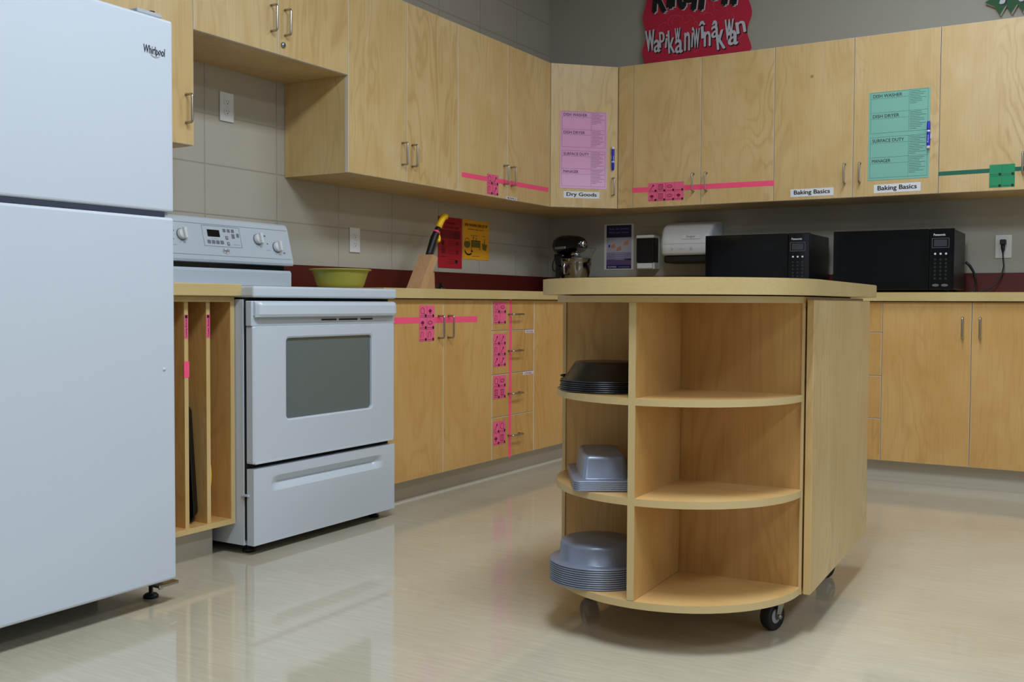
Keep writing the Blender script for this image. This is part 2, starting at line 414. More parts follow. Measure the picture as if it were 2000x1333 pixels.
def door(parent, x0, x1, z0, z1, hside=None, hz=None, name='door', m=birch, t=0.019, lock=None):
    b = MB(); door_slab(b, x0+G, x1-G, z0+G, z1-G, t, m)
    d = b.build(name, parent)
    if name == 'drawer_front':
        if hz is not None: handle(d, (x0+x1)/2, 0, hz, False)
    elif hside:
        handle(d, x1-0.037 if hside == 'R' else x0+0.037, 0, hz)
    return d
def carcass(parent, x0, x1, z0, z1, depth, m=birch, y0=0.0205, open_front=False, end_l=False, end_r=False):
    """case behind the doors, with a dark shadow line at the front"""
    b = MB(); t = 0.018
    b.box(x0, x0+t, y0, depth, z0, z1, m); b.box(x1-t, x1, y0, depth, z0, z1, m)
    b.box(x0+t, x1-t, y0, depth, z0, z0+t, m); b.box(x0+t, x1-t, y0, depth, z1-t, z1, m)
    b.box(x0+t, x1-t, depth-t, depth, z0+t, z1-t, m)
    return b.build('body', parent)

ZU, ZT = 1.394, 2.196
def wall_cab(label, loc, rotz, W, doors, z0=ZU, z1=ZT, group='birch wall cabinets', depth=DU-0.002):
    t = thing('wall_cabinet', label, 'cabinet', loc, rotz, group)
    carcass(t, 0.001, W-0.001, z0-loc[2], z1-loc[2], depth, m=birch)
    for (a, c, hs, hz) in doors: door(t, a, c, z0-loc[2], z1-loc[2], hs, None if hz is None else hz-loc[2])
    return t
def L_(y): return (DU, y, ZU)
HZ = 1.517
wall_cab('tall single-door birch wall cabinet above the tray slots, beside the fridge', L_(-3.695), LEFT, 0.50,
         [(0, 0.50, 'R', HZ)])
wall_cab('short birch wall cabinet above the fridge, cut by the top of the photo', (DU, -4.500, 1.72), LEFT, 0.805,
         [(0, 0.402, 'R', 1.845), (0.402, 0.805, 'L', 1.845)], 1.72, ZT)
st = wall_cab('short birch wall cabinet over the stove, with a key lock', (DU, -3.195, 1.795), LEFT, 0.82,
              [(0, 0.411, 'R', 1.922), (0.411, 0.82, 'L', 1.922)], 1.795, ZT)
b = MB(); b.lathe([(0.0, 0), (0.010, 0), (0.011, -0.002), (0.0105, -0.006), (0.008, -0.008), (0.0, -0.008)], lockm, 24, (0.411+0.026, 0, 0.040), 'Y')
b.box(0.4365, 0.4375, -0.0088, -0.008, 0.035, 0.045, dark); b.build('lock', st.children[2], 'round silver key lock')
wall_cab('tall birch wall cabinet right of the stove opening, no tape on it', L_(-2.375), LEFT, 0.813,
         [(0, 0.406, 'R', HZ), (0.406, 0.813, 'L', HZ)])
wall_cab('tall birch wall cabinet on the left wall crossed by pink tape', L_(-1.562), LEFT, 0.925,
         [(0, 0.462, 'R', HZ), (0.462, 0.925, 'L', HZ)])
# corner cabinet with diagonal door
cc = thing('corner_cabinet', 'diagonal corner wall cabinet with pale pink chart and Dry Goods label on its door', 'cabinet', (DU, -0.637, ZU), 0, 'birch wall cabinets')
b = MB(); a = 0.0
pl = [(-DU+0.002, 0.004), (-0.002, 0.004), (-0.002+0.0, 0.020), (0.262, 0.284), (0.282+0.0, 0.284), (0.282, 0.635), (-DU+0.002, 0.635)]
b.prism(pl, 0.0, ZT-ZU, birch, 'Z'); b.build('body', cc)
dd = MB(); DWID = 0.398; door_slab(dd, G, DWID-G, G, ZT-ZU-G, 0.019, birch); d = dd.build('door', cc)
d.location = (0.0015, -0.0015+0.0, 0); d.rotation_euler = (0, 0, DIAG)
handle(d, DWID-0.030, 0, HZ-ZU)
b = MB(); b.box(0.2875, 0.378, 0.2802, 0.299, G, ZT-ZU-G, birch, edge_m=edge); b.box(0.2875, 0.378, 0.301, 0.635, 0, ZT-ZU, birch); b.build('filler_panel', cc)
def R_(x): return (x, -DU, ZU)
wall_cab('birch wall cabinet on the back wall crossed by pink tape', R_(0.736), BACK, 0.804,
         [(0, 0.401, 'R', HZ), (0.401, 0.804, 'L', HZ)])
wall_cab('birch wall cabinet with two Baking Basics labels', R_(1.54), BACK, 0.809,
         [(0, 0.404, 'R', HZ), (0.404, 0.809, 'L', HZ)])
wall_cab('birch wall cabinet with green tape, cut by the right edge of the photo', R_(2.349), BACK, 0.808,
         [(0, 0.404, 'R', HZ), (0.404, 0.808, 'L', HZ)])

# ------------------------------------------------------------------ base cabinets
ZB, ZC = 0.105, 0.872
DZ = [0.872-0.004, 0.722, 0.513, 0.307, 0.105]
def base_case(t, W, depth=XB-0.003, kx0=0.0, kx1=None):
    carcass(t, 0.001, W-0.001, ZB, ZC-0.001, depth)
    b = MB(); kx1 = W if kx1 is None else kx1
    b.box(kx0, kx1, 0.073, 0.09, 0.004, ZB-0.001, kick)
    b.prism([(0.060, 0.0), (0.073, 0.0), (0.073, 0.012), (0.066, 0.006)], kx0, kx1, kick, 'X')
    b.box(kx0, kx1, 0.0735, 0.089, 0.0, 0.004, dark)
    b.build('toe_kick', t, 'grey vinyl toe kick')
HB = 0.748
BG = 'birch base cabinets'
t = thing('base_cabinet', 'two-door birch base cabinet right of the stove, crossed by horizontal pink tape', 'cabinet', (XB, -2.408, 0), LEFT, BG)
base_case(t, 0.808); door(t, 0, 0.405, ZB, ZC-0.004, 'R', HB, m=birch_base); door(t, 0.405, 0.808, ZB, ZC-0.004, 'L', HB, m=birch_base)
def drawers(label, loc, rotz, W):
    t = thing('drawer_cabinet', label, 'cabinet', loc, rotz, BG); base_case(t, W)
    for z1, z0 in zip(DZ, DZ[1:]):
        door(t, 0, W, z0, z1, hz=(z0+z1)/2+0.004, name='drawer_front', m=birch_dr)
    return t
drawers('four-drawer birch cabinet crossed by a vertical pink tape', (XB, -1.600, 0), LEFT, 0.398)
t = thing('corner_base_cabinet', 'plain birch base panel between the taped drawers and the corner', 'cabinet', (XB, -1.202, 0), LEFT, BG)
base_case(t, 0.605, 0.575, 0, 0.695); door(t, 0, 0.60, ZB, ZC-0.004, None, m=birch_base)
t = thing('corner_base_cabinet', 'birch base cabinet behind the island under the microwaves, mostly hidden', 'cabinet', (0.597, -XB, 0), BACK, BG)
base_case(t, 1.148, XB-0.003, -0.09, 1.148); door(t, 0.003, 0.343, ZB, ZC-0.004, None, m=birch_base); door(t, 0.343, 0.745, ZB, ZC-0.004, 'R', HB, m=birch_base); door(t, 0.745, 1.148, ZB, ZC-0.004, 'L', HB, m=birch_base)
drawers('four-drawer birch cabinet on the back wall, peeking out right of the island', (1.745, -XB, 0), BACK, 0.40)
t = thing('base_cabinet', 'two-door birch base cabinet at the right edge, below the wall outlet', 'cabinet', (2.145, -XB, 0), BACK, BG)
base_case(t, 0.79); door(t, 0, 0.393, ZB, ZC-0.004, 'R', HB, m=birch_base); door(t, 0.393, 0.79, ZB, ZC-0.004, 'L', HB, m=birch_base)

# tray cabinet: open vertical slots
TY = -3.728
bandm2 = wood('ply_edge_wood', (204, 172, 112), (188, 154, 96), (212, 182, 126), contour=0.1)
t = thing('tray_cabinet', 'open birch cabinet with vertical tray slots between fridge and stove', 'cabinet', (XB, TY, 0), LEFT, None)
W = 0.500; b = MB()
b.box(0, 0.018, 0.001, 0.57, ZB+0.018, 0.871, birch_in); b.box(W-0.018, W, 0.001, 0.57, ZB+0.018, 0.871, birch_in)
b.box(0, W, 0.001, 0.57, ZB, ZB+0.018, birch_in); b.box(0.018, W-0.018, 0.001, 0.57, 0.853, 0.871, birch_in); b.box(0.018, W-0.018, 0.552, 0.57, ZB+0.018, 0.853, birch_in)
b.box(0, 0.018, 0.0, 0.001, ZB, 0.871, bandm2); b.box(W-0.018, W, 0.0, 0.001, ZB, 0.871, bandm2); b.box(0.018, W-0.018, 0, 0.001, ZB, ZB+0.018, bandm2); b.box(0.018, W-0.018, 0, 0.001, 0.853, 0.871, bandm2)
b.build('body', t)
for yy in (-3.333, -3.424, -3.515, -3.606):
    b = MB(); u = yy-TY; b.box(u-0.008, u+0.008, 0.012, 0.55, ZB+0.018, 0.853, birch_in); b.box(u-0.008, u+0.008, 0.011, 0.012, ZB+0.018, 0.853, bandm2); b.build('divider', t)
b = MB(); b.box(0.0, W-0.035, 0.073, 0.09, 0.0, ZB-0.001, kick); b.build('toe_kick', t, 'pale vinyl toe kick')
def slip(label, yy, z0, z1, txt, m=pinkpaper):
    u = 0
    o = MB(); o.box(-0.0075, 0.0075, -0.0006, 0, 0, z1-z0, m)
    o = place(o.build('slot_label'), (XB-0.0107, yy, z0), LEFT); tag(o, label, 'label')
    p = MB()
    if txt:
        p.rect(-0.005, z1-z0-0.012, 0.005, z1-z0-0.002, ink)
        p.text(txt, -(z1-z0)/2+0.008, -0.0035, (z1-z0)/2-0.010, 0.0035, ink, bold=0.01)
        q = p.build('printed_text', o)
        # rotate only the lettering by 90 degrees: verts that belong to the word
        for v in q.data.vertices[8:]:
            x, z = v.co.x, v.co.z; v.co.x = -z; v.co.z = x+(z1-z0)/2-0.004
    return o
slip('small pink slip with vertical text on the left visible slot divider', -3.424, 0.735, 0.812, 'Cutting Boards')
slip('small pink slip with vertical text on the divider nearer the stove', -3.333, 0.735, 0.812, 'Cookie Sheets')
b = MB(); b.box(-0.0105, 0.0105, -0.0008, 0.0, 0, 0.052, hotpink)
tag(place(b.build('tape_patch'), (XB-0.0107, -3.424, 0.610), LEFT), 'short pink tape patch wrapped on the left visible slot divider', 'tape')
# tray and board in the slots
def rrect(hx, hy, r, n=5):
    out = []
    for (sx, sy, a0) in ((1, 1, 0), (-1, 1, PI/2), (-1, -1, PI), (1, -1, 3*PI/2)):
        for k in range(n+1):
            a = a0+k*(PI/2)/n; out.append((sx*(hx-r)+r*math.cos(a), sy*(hy-r)+r*math.sin(a)))
    return out
def ringz(hx, hy, r, z, n=5): return [(x, y, z) for x, y in rrect(hx, hy, r, n)]
b = MB()
b.loft([ringz(0.182, 0.200, 0.02, 0.0), ringz(0.190, 0.208, 0.022, 0.028), ringz(0.200, 0.218, 0.026, 0.030), ringz(0.200, 0.218, 0.026, 0.027),
        ringz(0.192, 0.210, 0.022, 0.0265), ringz(0.1835, 0.2015, 0.02, -0.0015)], blackm)
o = b.build('baking_tray'); o.rotation_euler = (0, math.radians(-94), math.radians(90)); o.location = (0.332, -3.362, 0.3290)
o.rotation_mode = 'XYZ'; tag(o, 'black baking tray standing on edge in the middle tray slot', 'tray')
b = MB(); b.prism([(x, y) for x, y in rrect(0.19, 0.155, 0.15, 10)], -0.0045, 0.0045, yellowpl, 'Y')
o = b.build('cutting_board'); place(o, (0.372, -3.3195, 0.2790))
tag(o, 'yellow plastic cutting board standing in the slot next to the stove', 'cutting board')

# ------------------------------------------------------------------ worktops and backsplash
b = MB(); b.box(0, 0.514, -0.032, 0.578, ZC, 0.913, maple, bev=0.003)
tag(place(b.build('worktop'), (XB, -3.738, 0), LEFT), 'short pale wood-look worktop between the fridge and the stove', 'worktop')
b = MB()                                    # L-shaped run as one piece
xf = XB+0.022
poly = [(0.002, -2.449), (xf, -2.449), (xf, -xf), (2.950, -xf), (2.950, -0.002), (0.002, -0.002)]
b.prism(poly, ZC, 0.913, maple_y, 'Z')
o = b.build('worktop'); tag(o, 'long L-shaped pale worktop running under the knife block, mixer and microwaves', 'worktop')
b = MB(); b.box(0.0015, 0.018, -3.738, -2.46, 0.9135, 1.015, redback); 
tag(b.build('backsplash'), 'dark red backsplash strip behind the stove', 'backsplash')
b = MB(); b.prism([(0.0015, -2.455), (0.018, -2.455), (0.018, -0.018), (2.950, -0.018), (2.950, -0.0015), (0.0015, -0.0015)], 0.9135, 1.017, redback, 'Z')
tag(b.build('backsplash'), 'long dark red backsplash strip around the corner behind the mixer', 'backsplash')

# ------------------------------------------------------------------ refrigerator
fr = thing('refrigerator', 'tall white top-freezer fridge filling the left edge', 'fridge', (0.869, -3.727, 0), LEFT)
b = MB(); b.box(-0.755, -0.004, 0.068, 0.80, 0.07, 1.635, white_tex, bev=0.006); b.box(-0.745, -0.012, 0.058, 0.069, 0.09, 1.62, greyplastic)
b.box(-0.74, -0.02, 0.32, 0.34, 0.012, 0.069, blackm)
b.build('cabinet', fr)
b = MB(); b.box(-0.762, 0.0, 0, 0.058, 0.072, 1.0865, white_tex, bev=0.008, seg=3); fd = b.build('fridge_door', fr)
b = MB(); b.box(-0.762, 0.0, 0, 0.058, 1.1005, 1.628, white_tex, bev=0.008, seg=3); zd = b.build('freezer_door', fr)
b = MB(); b.box(-0.74, -0.03, 0.004, 0.055, 1.0865, 1.1005, mat('dark_blue_trim', (52, 58, 74), 0.4)); b.build('door_gap_trim', fr)
b = MB(); b.box(-0.105, -0.012, 0.012, 0.05, 1.0865, 1.1005, greyplastic, bev=0.002); b.build('middle_hinge', fr)
b = MB(); b.text('Whirlpool', -0.101, 1.517, -0.030, 1.545, ink, bold=0.018, shear=0.05)
b.arc(-0.062, 1.527, 0.016, -2.6, 1.2, 0.0022, greyplastic, y=-0.0012, rz=0.010)
b.build('logo', zd, 'dark raised brand lettering with a small swoosh')
b = MB(); b.box(-0.095, -0.012, 0.03, 0.15, 1.636, 1.648, greyplastic, bev=0.003); b.lathe([(0, 0.658), (0.008, 0.658), (0.009, 0.648)], steel, 16, (-0.03, 0.05, 1.0-0.003)); b.build('top_hinge', fr)
b = MB(); b.box(-0.045, 0.024, 0.02, 0.10, 0.050, 0.060, steel, bev=0.002); b.lathe([(0.006, 0.04), (0.006, 0.072)], steel, 12, (-0.02, 0.045, 0)); b.build('bottom_hinge', fr)
for fx in (0.004, -0.72):
    b = MB(); b.lathe([(0, 0), (0.021, 0), (0.022, 0.006), (0.016, 0.012), (0.006, 0.014), (0.006, 0.075)], blackm, 20, (fx, 0.115, 0)); b.build('levelling_foot', fr)
b = MB(); b.lathe([(0, -0.003), (0.004, -0.002), (0.005, 0)], white, 14, (-0.04, 0, 0.666), 'Y'); b.build('screw_cap', fd)

# ------------------------------------------------------------------ stove
SW = 0.775
sv = thing('stove', 'white freestanding electric stove with oven window and knobs', 'stove', (0.66, -3.226, 0), LEFT)
b = MB(); b.box(0.002, SW-0.002, 0.045, 0.63, 0.032, 0.862, white)
b.box(0.0005, 0.002, 0.12, 0.56, 0.10, 0.80, white, bev=0.0005)
b.box(0.007, SW-0.007, 0.0315, 0.046, 0.05, 0.866, dark)
b.build('body', sv)
# cooktop
b = MB(); b.box(-0.0, SW, -0.008, 0.60, 0.868, 0.907, white, bev=0.008, seg=3)
ct = b.build('cooktop', sv)
b = MB(); b.box(0.03, SW-0.03, 0.04, 0.50, 0.9068, 0.9085, black, bev=0.0006); b.build('glass_top', ct)
# oven door
D0, D1 = 0.309, 0.857; wx0, wx1, wz0, wz1 = 0.163, 0.631, 0.448, 0.729
b = MB()
def rr2(x0, x1, z0, z1, r, n=6):
    cx, cz = (x0+x1)/2, (z0+z1)/2
    return [(cx+x, cz+z) for x, z in rrect((x1-x0)/2, (z1-z0)/2, r, n)]
# face with a rounded window opening built as a ring loft
outer = rr2(0.004, SW-0.004, D0, 0.772, 0.006); mid = rr2(wx0-0.006, wx1+0.006, wz0-0.006, wz1+0.006, 0.018); inn = rr2(wx0, wx1, wz0, wz1, 0.014)
R = lambda ring, y: [(x, y, z) for x, z in ring]
b.loft([R(outer, 0.031), R(outer, 0.004), R(rr2(0.009, SW-0.009, D0+0.005, 0.770, 0.006), 0.0), R(mid, 0.0), R(inn, 0.003), R(inn, 0.012)], white, cap0=True, cap1=False, smooth=False)
b.box(0.012, SW-0.012, -0.001, 0.003, D0-0.001, D0+0.006, white, bev=0.001)
od = b.build('oven_door', sv)
b = MB(); b.prism(rr2(wx0-0.004, wx1+0.004, wz0-0.004, wz1+0.004, 0.014), 0.0115, 0.014, ovenglass); b.build('window', od, 'grey mesh-patterned oven window')
# door top with integrated handle: a bar bulging out over a finger recess
b = MB()
b.box(0.0, SW, 0.003, 0.031, 0.772, 0.857, white, bev=0.003)
prof = [(0.004, 0.854), (-0.006, 0.856), (-0.016, 0.852), (-0.021, 0.842), (-0.022, 0.812), (-0.018, 0.803), (-0.012, 0.802), (-0.008, 0.807), (0.004, 0.809)]
rings = [[(x_, y_*s_ if y_ < 0 else y_, z_) for y_, z_ in prof] for x_, s_ in ((0.008, 0.35), (0.016, 0.85), (0.028, 1.0), (SW-0.028, 1.0), (SW-0.016, 0.85), (SW-0.008, 0.35))]
b.loft(rings, white, smooth=False)
hd = b.build('oven_handle', od)
b = MB()
for x0, x1 in ((0.345, 0.425), (0.440, 0.545), (0.565, 0.635)): b.box(x0, x1, 0.001, 0.004, 0.788, 0.793, dark)
b.build('vent_slots', od)
# storage drawer with scoop grip
b = MB(); k = b.mi(white); NX, NZ = 120, 64; d0, d1 = 0.034, 0.292
def scoop(x, z):
    # grip: upper lip cut back sharply, lower slope easing out
    L0, L1 = 0.085, 0.700; zt = 0.258; zb = 0.208
    ex = min((x-L0)/0.05, (L1-x)/0.05, 1.0)
    if ex <= 0 or z > zt or z < zb: return 0
    t_ = (zt-z)/(zt-zb)
    return 0.022*max(0, ex)*(t_/0.5 if t_ < 0.5 else (1-(t_-0.5)/0.5))
xs_ = [0.004+(SW-0.008)*i/NX for i in range(NX+1)]; zs_ = [d0+(d1-d0)*j/NZ for j in range(NZ+1)]
gv = [[b.bm.verts.new((x, 0.0+scoop(x, z), z)) for x in xs_] for z in zs_]
for j in range(NZ):
    for i in range(NX):
        f_ = b.bm.faces.new((gv[j][i], gv[j][i+1], gv[j+1][i+1], gv[j+1][i])); f_.material_index = k; f_.smooth = False
bk = {}
def back(v): 
    if v not in bk: bk[v] = b.bm.verts.new((v.co.x, 0.031, v.co.z))
    return bk[v]
rim = [gv[0][i] for i in range(NX+1)]+[gv[j][NX] for j in range(1, NZ+1)]+[gv[NZ][i] for i in range(NX-1, -1, -1)]+[gv[j][0] for j in range(NZ-1, 0, -1)]
for a_, c_ in zip(rim, rim[1:]+rim[:1]):
    f_ = b.bm.faces.new((a_, back(a_), back(c_), c_)); f_.material_index = k
b.build('storage_drawer', sv)
b = MB(); b.box(-0.003, 0.0035, 0.020, 0.050, 0.200, 0.207, white); b.build('side_clips', sv)
for fx, fy in ((0.05, 0.07), (SW-0.05, 0.07), (0.05, 0.56), (SW-0.05, 0.56)):
    b = MB(); b.lathe([(0, 0), (0.022, 0), (0.022, 0.010), (0.010, 0.014), (0.010, 0.033)], blackm, 18, (fx, fy, 0)); b.build('foot', sv)
# backguard
GB = 0.535
b = MB()
b.prism([(GB+0.012, 0.905), (GB+0.012, 0.974), (GB+0.018, 0.984), (0.62, 0.984), (0.62, 0.905)], 0.004, SW-0.004, white, 'X')
b.box(0.03, SW-0.03, GB+0.03, 0.618, 0.983, 1.005, black)
prof = [(GB+0.02, 1.004), (GB+0.003, 1.006), (GB, 1.015), (GB+0.003, 1.030), (GB+0.036, 1.160), (GB+0.044, 1.174), (GB+0.055, 1.180), (0.622, 1.178), (0.622, 1.004)]
b.prism(prof, 0.003, SW-0.003, white, 'X')
bg = b.build('backguard', sv)
tilt = math.atan2(0.033, 0.130)
def on_panel(o): o.location = (0, GB+0.0025, 1.030); o.rotation_euler = (-tilt, 0, 0); return o   # local z runs up the panel
b = MB(); P0 = 1.030
for z in (0.002, 0.127): b.rect(0.012, z, SW-0.012, z+0.0012, gline)
# control island
b.frame(0.298, 0.040, 0.492, 0.122, 0.0014, gline)
b.rect(0.322, 0.078, 0.384, 0.106, black)
def bt(x, z, w_=0.014, h_=0.013, m_=btn): b.rect(x, z, x+w_, z+h_, m_)
for i in range(3): bt(0.404+0.022*i, 0.100)
for i in range(4): bt(0.316+0.022*i, 0.050, 0.016, 0.014)
bt(0.412, 0.070, 0.013, 0.014); bt(0.446, 0.076, 0.015, 0.018); bt(0.472, 0.082, 0.013, 0.015); bt(0.416, 0.046, 0.013, 0.014)
for x_, z_ in ((0.4165, 0.0745), (0.4205, 0.0505)): b.rect(x_, z_, x_+0.004, z_+0.005, plastic, y=-0.0012)
for x_, z_ in ((0.340, 0.071), (0.352, 0.070), (0.365, 0.070)): b.rect(x_, z_, x_+0.008, z_+0.0012, gline)
b.rect(0.448, 0.050, 0.482, 0.0512, gline)
# marks round the knobs
KN = [(0.090, 0.052), (0.193, 0.078), (0.586, 0.080), (0.688, 0.052)]
for kx, kz in KN:
    for q in range(10):
        a = PI/2-0.9+q*0.62
        b.disc(kx+0.031*math.cos(a), kz+0.031*math.sin(a), 0.0012, gline, n=8)
for x_, z_ in ((0.150, 0.088), (0.624, 0.094), (0.722, 0.026), (0.055, 0.088)): b.rect(x_, z_, x_+0.010, z_+0.006, btn)
for x_, z_ in ((0.150, 0.058), (0.638, 0.064)): b.disc(x_, z_, 0.0025, ink)
for x_ in (0.140, 0.626): b.rect(x_, 0.036, x_+0.022, 0.037, gline)
on_panel(b.build('control_markings', bg, 'grey printed marks, keys and black clock display'))
b = MB(); b.disc(0.404, 0.022, 0.0195, greyplastic, y=-0.0004, n=28, rz=0.0115); b.disc(0.404, 0.022, 0.018, plastic, y=-0.0009, n=28, rz=0.0102)
b.text('Inglis', 0.389, 0.014, 0.419, 0.031, ink, y=-0.0014, bold=0.02, shear=0.2)
on_panel(b.build('logo', bg, 'small oval brand badge'))
for kx, kz in KN:
    b = MB(); b.lathe([(0.0, -0.004), (0.023, -0.004), (0.0235, 0.0)], btn, 32, (0, 0, 0), 'Y')
    b.lathe([(0.0, -0.017), (0.019, -0.017), (0.0205, -0.015), (0.0215, -0.004)], plastic, 32, (0, 0, 0), 'Y')
    b.prism([(-0.0055, -0.0205), (0.0055, -0.0205), (0.007, 0.0205), (-0.007, 0.0205)], -0.028, -0.016, plastic)
    o = b.build('knob', bg); o.rotation_euler = (-tilt, 0, 0)
    o.location = (kx, GB+0.0025+kz*math.sin(tilt), 1.030+kz*math.cos(tilt))

# ------------------------------------------------------------------ island on casters
TH = math.radians(2.4); IC = (2.116, -3.095)
isl = thing('island_cart', 'birch kitchen island on casters with rounded open shelves', 'kitchen island', (IC[0], IC[1], 0), TH)
IR, IZ0 = 0.330, 0.110
def semi(r, ystart=0.0, n=48): return [(r*math.cos(PI+PI*i/n), r*math.sin(PI+PI*i/n)-0.0+ystart) for i in range(n+1)]
bandm = mat('banded_ply_edge', (206, 180, 128), 0.4)
def shelf(z0, z1, name, r=IR, depth=0.0):
    b = MB(); b.prism(semi(r)+([(r, depth), (-r, depth)] if depth else []), z0, z1, birch_h, 'Z', side_m=bandm); return b.build(name, isl)
shelf(IZ0, IZ0+0.018, 'shelf'); shelf(0.362, 0.380, 'shelf'); shelf(0.607, 0.624, 'shelf'); shelf(0.857, 0.8735, 'top_rail')
b = MB(); b.box(-0.014, 0.004, -0.3285, -0.0015, IZ0+0.019, 0.8565, birch_in, edge_m=birch_in)
b.box(-0.014, 0.004, -0.3300, -0.3285, IZ0+0.019, 0.8565, bandm); b.build('centre_divider', isl)
b = MB()   # body of the cart behind the shelves
b.box(-0.348, 0.333, 0.0, 0.018, IZ0, 0.8735, birch_in)
b.box(-0.348, -0.330, 0.018, 0.80, IZ0, 0.8735, birch); b.box(0.315, 0.333, 0.018, 0.80, IZ0, 0.8735, birch)
b.box(-0.330, 0.315, 0.018, 0.80, IZ0, IZ0+0.018, birch); b.box(-0.348, 0.333, 0.80, 0.818, IZ0, 0.8735, birch); b.box(-0.33, 0.315, 0.018, 0.8, 0.855, 0.8735, birch)
b.build('body', isl)
b = MB(); b.box(0.326, 0.333, -0.004, -0.0005, IZ0+0.0, 0.857, bandm); b.box(-0.348, -0.338, -0.004, -0.0005, IZ0, 0.857, bandm); b.build('edge_strips', isl)
b = MB(); b.box(0.337, 0.355, 0.0, 0.815, IZ0, 0.866, birch, bev=0.0012, seg=1); b.build('side_panel', isl)
b = MB(); pts = semi(0.370, n=64)+[(0.370, 0.845), (-0.370, 0.845)]
b.prism(pts, 0.8765, 0.917, maple, 'Z')
bmesh.ops.bevel(b.bm, geom=[e for e in b.bm.edges if abs(e.verts[0].co.z-e.verts[1].co.z) < 1e-6], offset=0.002, segments=2, affect='EDGES')
b.build('island_top', isl)
b = MB(); b.box(-0.30, 0.30, -0.05, 0.78, 0.8735, 0.8765, dark); b.build('shadow_gap', isl)
def caster(x, y, rot):
    c_ = bpy.data.objects.new('caster', None)
    b = MB()
    b.box(-0.028, 0.028, -0.034, 0.034, IZ0-0.0035, IZ0, zinc, bev=0.001); b.lathe([(0.020, IZ0-0.004), (0.021, IZ0-0.012), (0.014, IZ0-0.016)], zinc, 20)
    for s_ in (-1, 1):
        b.prism([(-0.016, IZ0-0.012), (0.018, IZ0-0.012), (0.034, 0.040), (0.030, 0.030), (0.020, 0.030), (0.004, 0.060)], s_*0.019-0.001, s_*0.019+0.001, zinc)
    b.lathe([(0, -0.027), (0.006, -0.027), (0.0065, -0.021), (0.0065, 0.021), (0.006, 0.027), (0, 0.027)], zinc, 12, (0.024, 0, 0.038), 'Y')
    o = b.build('caster', isl); o.location = (x, y, 0); o.rotation_euler = (0, 0, rot)
    b = MB(); b.lathe([(0.0, -0.012), (0.020, -0.0125), (0.024, -0.010), (0.033, -0.0155), (0.037, -0.011), (0.038, 0), (0.037, 0.011), (0.033, 0.0155), (0.024, 0.010), (0.020, 0.0125), (0.0, 0.012)], rubber, 36, (0.024, 0, 0.038), 'Y')
    b.build('wheel', o)
    b = MB(); b.lathe([(0.0, -0.016), (0.012, -0.0155), (0.019, -0.0125)], greyplastic, 24, (0.024, 0, 0.038), 'Y'); b.lathe([(0.0, 0.016), (0.012, 0.0155), (0.019, 0.0125)], greyplastic, 24, (0.024, 0, 0.038), 'Y')
    b.build('hub', o)
caster(0.262, 0.045, math.radians(-110)); caster(-0.262, 0.03, math.radians(140)); caster(0.262, 0.60, math.radians(75)); caster(-0.262, 0.60, math.radians(75))

def isl_pt(a, b_, z): 
    return (IC[0]+a*math.cos(TH)-b_*math.sin(TH), IC[1]+a*math.sin(TH)+b_*math.cos(TH), z)
# round silver cake pans, upside down
def round_pan(R3, Rb, Rt, h, rim, m, lip=True):
    b = MB(); t = 0.0007
    pr = [(0, h), (Rt-0.008, h), (Rt-0.002, h-0.003), (Rt, h-0.009), (Rb, rim+0.002), (Rb+0.003, rim), (R3-0.002, rim-0.0006), (R3, rim-0.002), (R3, 0.0012), (R3-0.0015, 0.0002), (R3-0.0025, 0.0016), (R3-0.0025, rim-0.003),
          (Rb+0.003-t, rim-t-0.001), (Rb-t, rim), (Rt-t, h-0.009), (Rt-0.008, h-t), (0, h-t)]
    return b.lathe(pr, m, 64)
pan = round_pan(0.130, 0.104, 0.101, 0.054, 0.0055, panm).build('cake_pan')
pos = isl_pt(-0.156, -0.176, 0.1285)
N = 10
for i in range(N):
    o = pan if i == 0 else pan.copy()
    if i: C.objects.link(o)
    o.location = (pos[0], pos[1], pos[2]+i*0.0056)
    tag(o, 'upturned silver round cake pan, '+('topmost of the stack on the bottom island shelf' if i == N-1 else 'lowest of the stack on the bottom island shelf' if i == 0 else 'one of the middle rims in the bottom-shelf stack'), 'baking pan', 'silver cake pans on the bottom shelf')
# loaf pans
b = MB(); t = 0.0007; h = 0.064
def rr3(hx, hy, r, z): return ringz(hx, hy, r, z, 5)
b.loft([rr3(0.080, 0.145, 0.016, 0.0005), rr3(0.0815, 0.1465, 0.016, 0.002), rr3(0.0815, 0.1465, 0.016, 0.0045), rr3(0.080, 0.145, 0.016, 0.0055), rr3(0.062, 0.118, 0.016, 0.0055), rr3(0.060, 0.116, 0.016, 0.008),
        rr3(0.0545, 0.109, 0.014, h-0.010), rr3(0.052, 0.1065, 0.014, h-0.003), rr3(0.047, 0.101, 0.012, h)][::1], panm, cap0=False)
b.loft([rr3(0.080, 0.145, 0.016, 0.0005), rr3(0.0795, 0.1445, 0.016, 0.0045), rr3(0.0615, 0.1175, 0.016, 0.0047), rr3(0.0590, 0.115, 0.016, 0.008), rr3(0.0535, 0.108, 0.014, h-0.010), rr3(0.046, 0.100, 0.012, h-0.001)], panm, cap0=False)
lp = b.build('loaf_pan')
lp.data.materials.clear(); lp.data.materials.append(panm)
fc = Vector((-0.166, -0.327)); dx = Vector((math.cos(math.radians(28.5)), math.sin(math.radians(28.5)))); dy = Vector((-dx.y, dx.x))
cen = fc+dx*0.080+dy*0.147
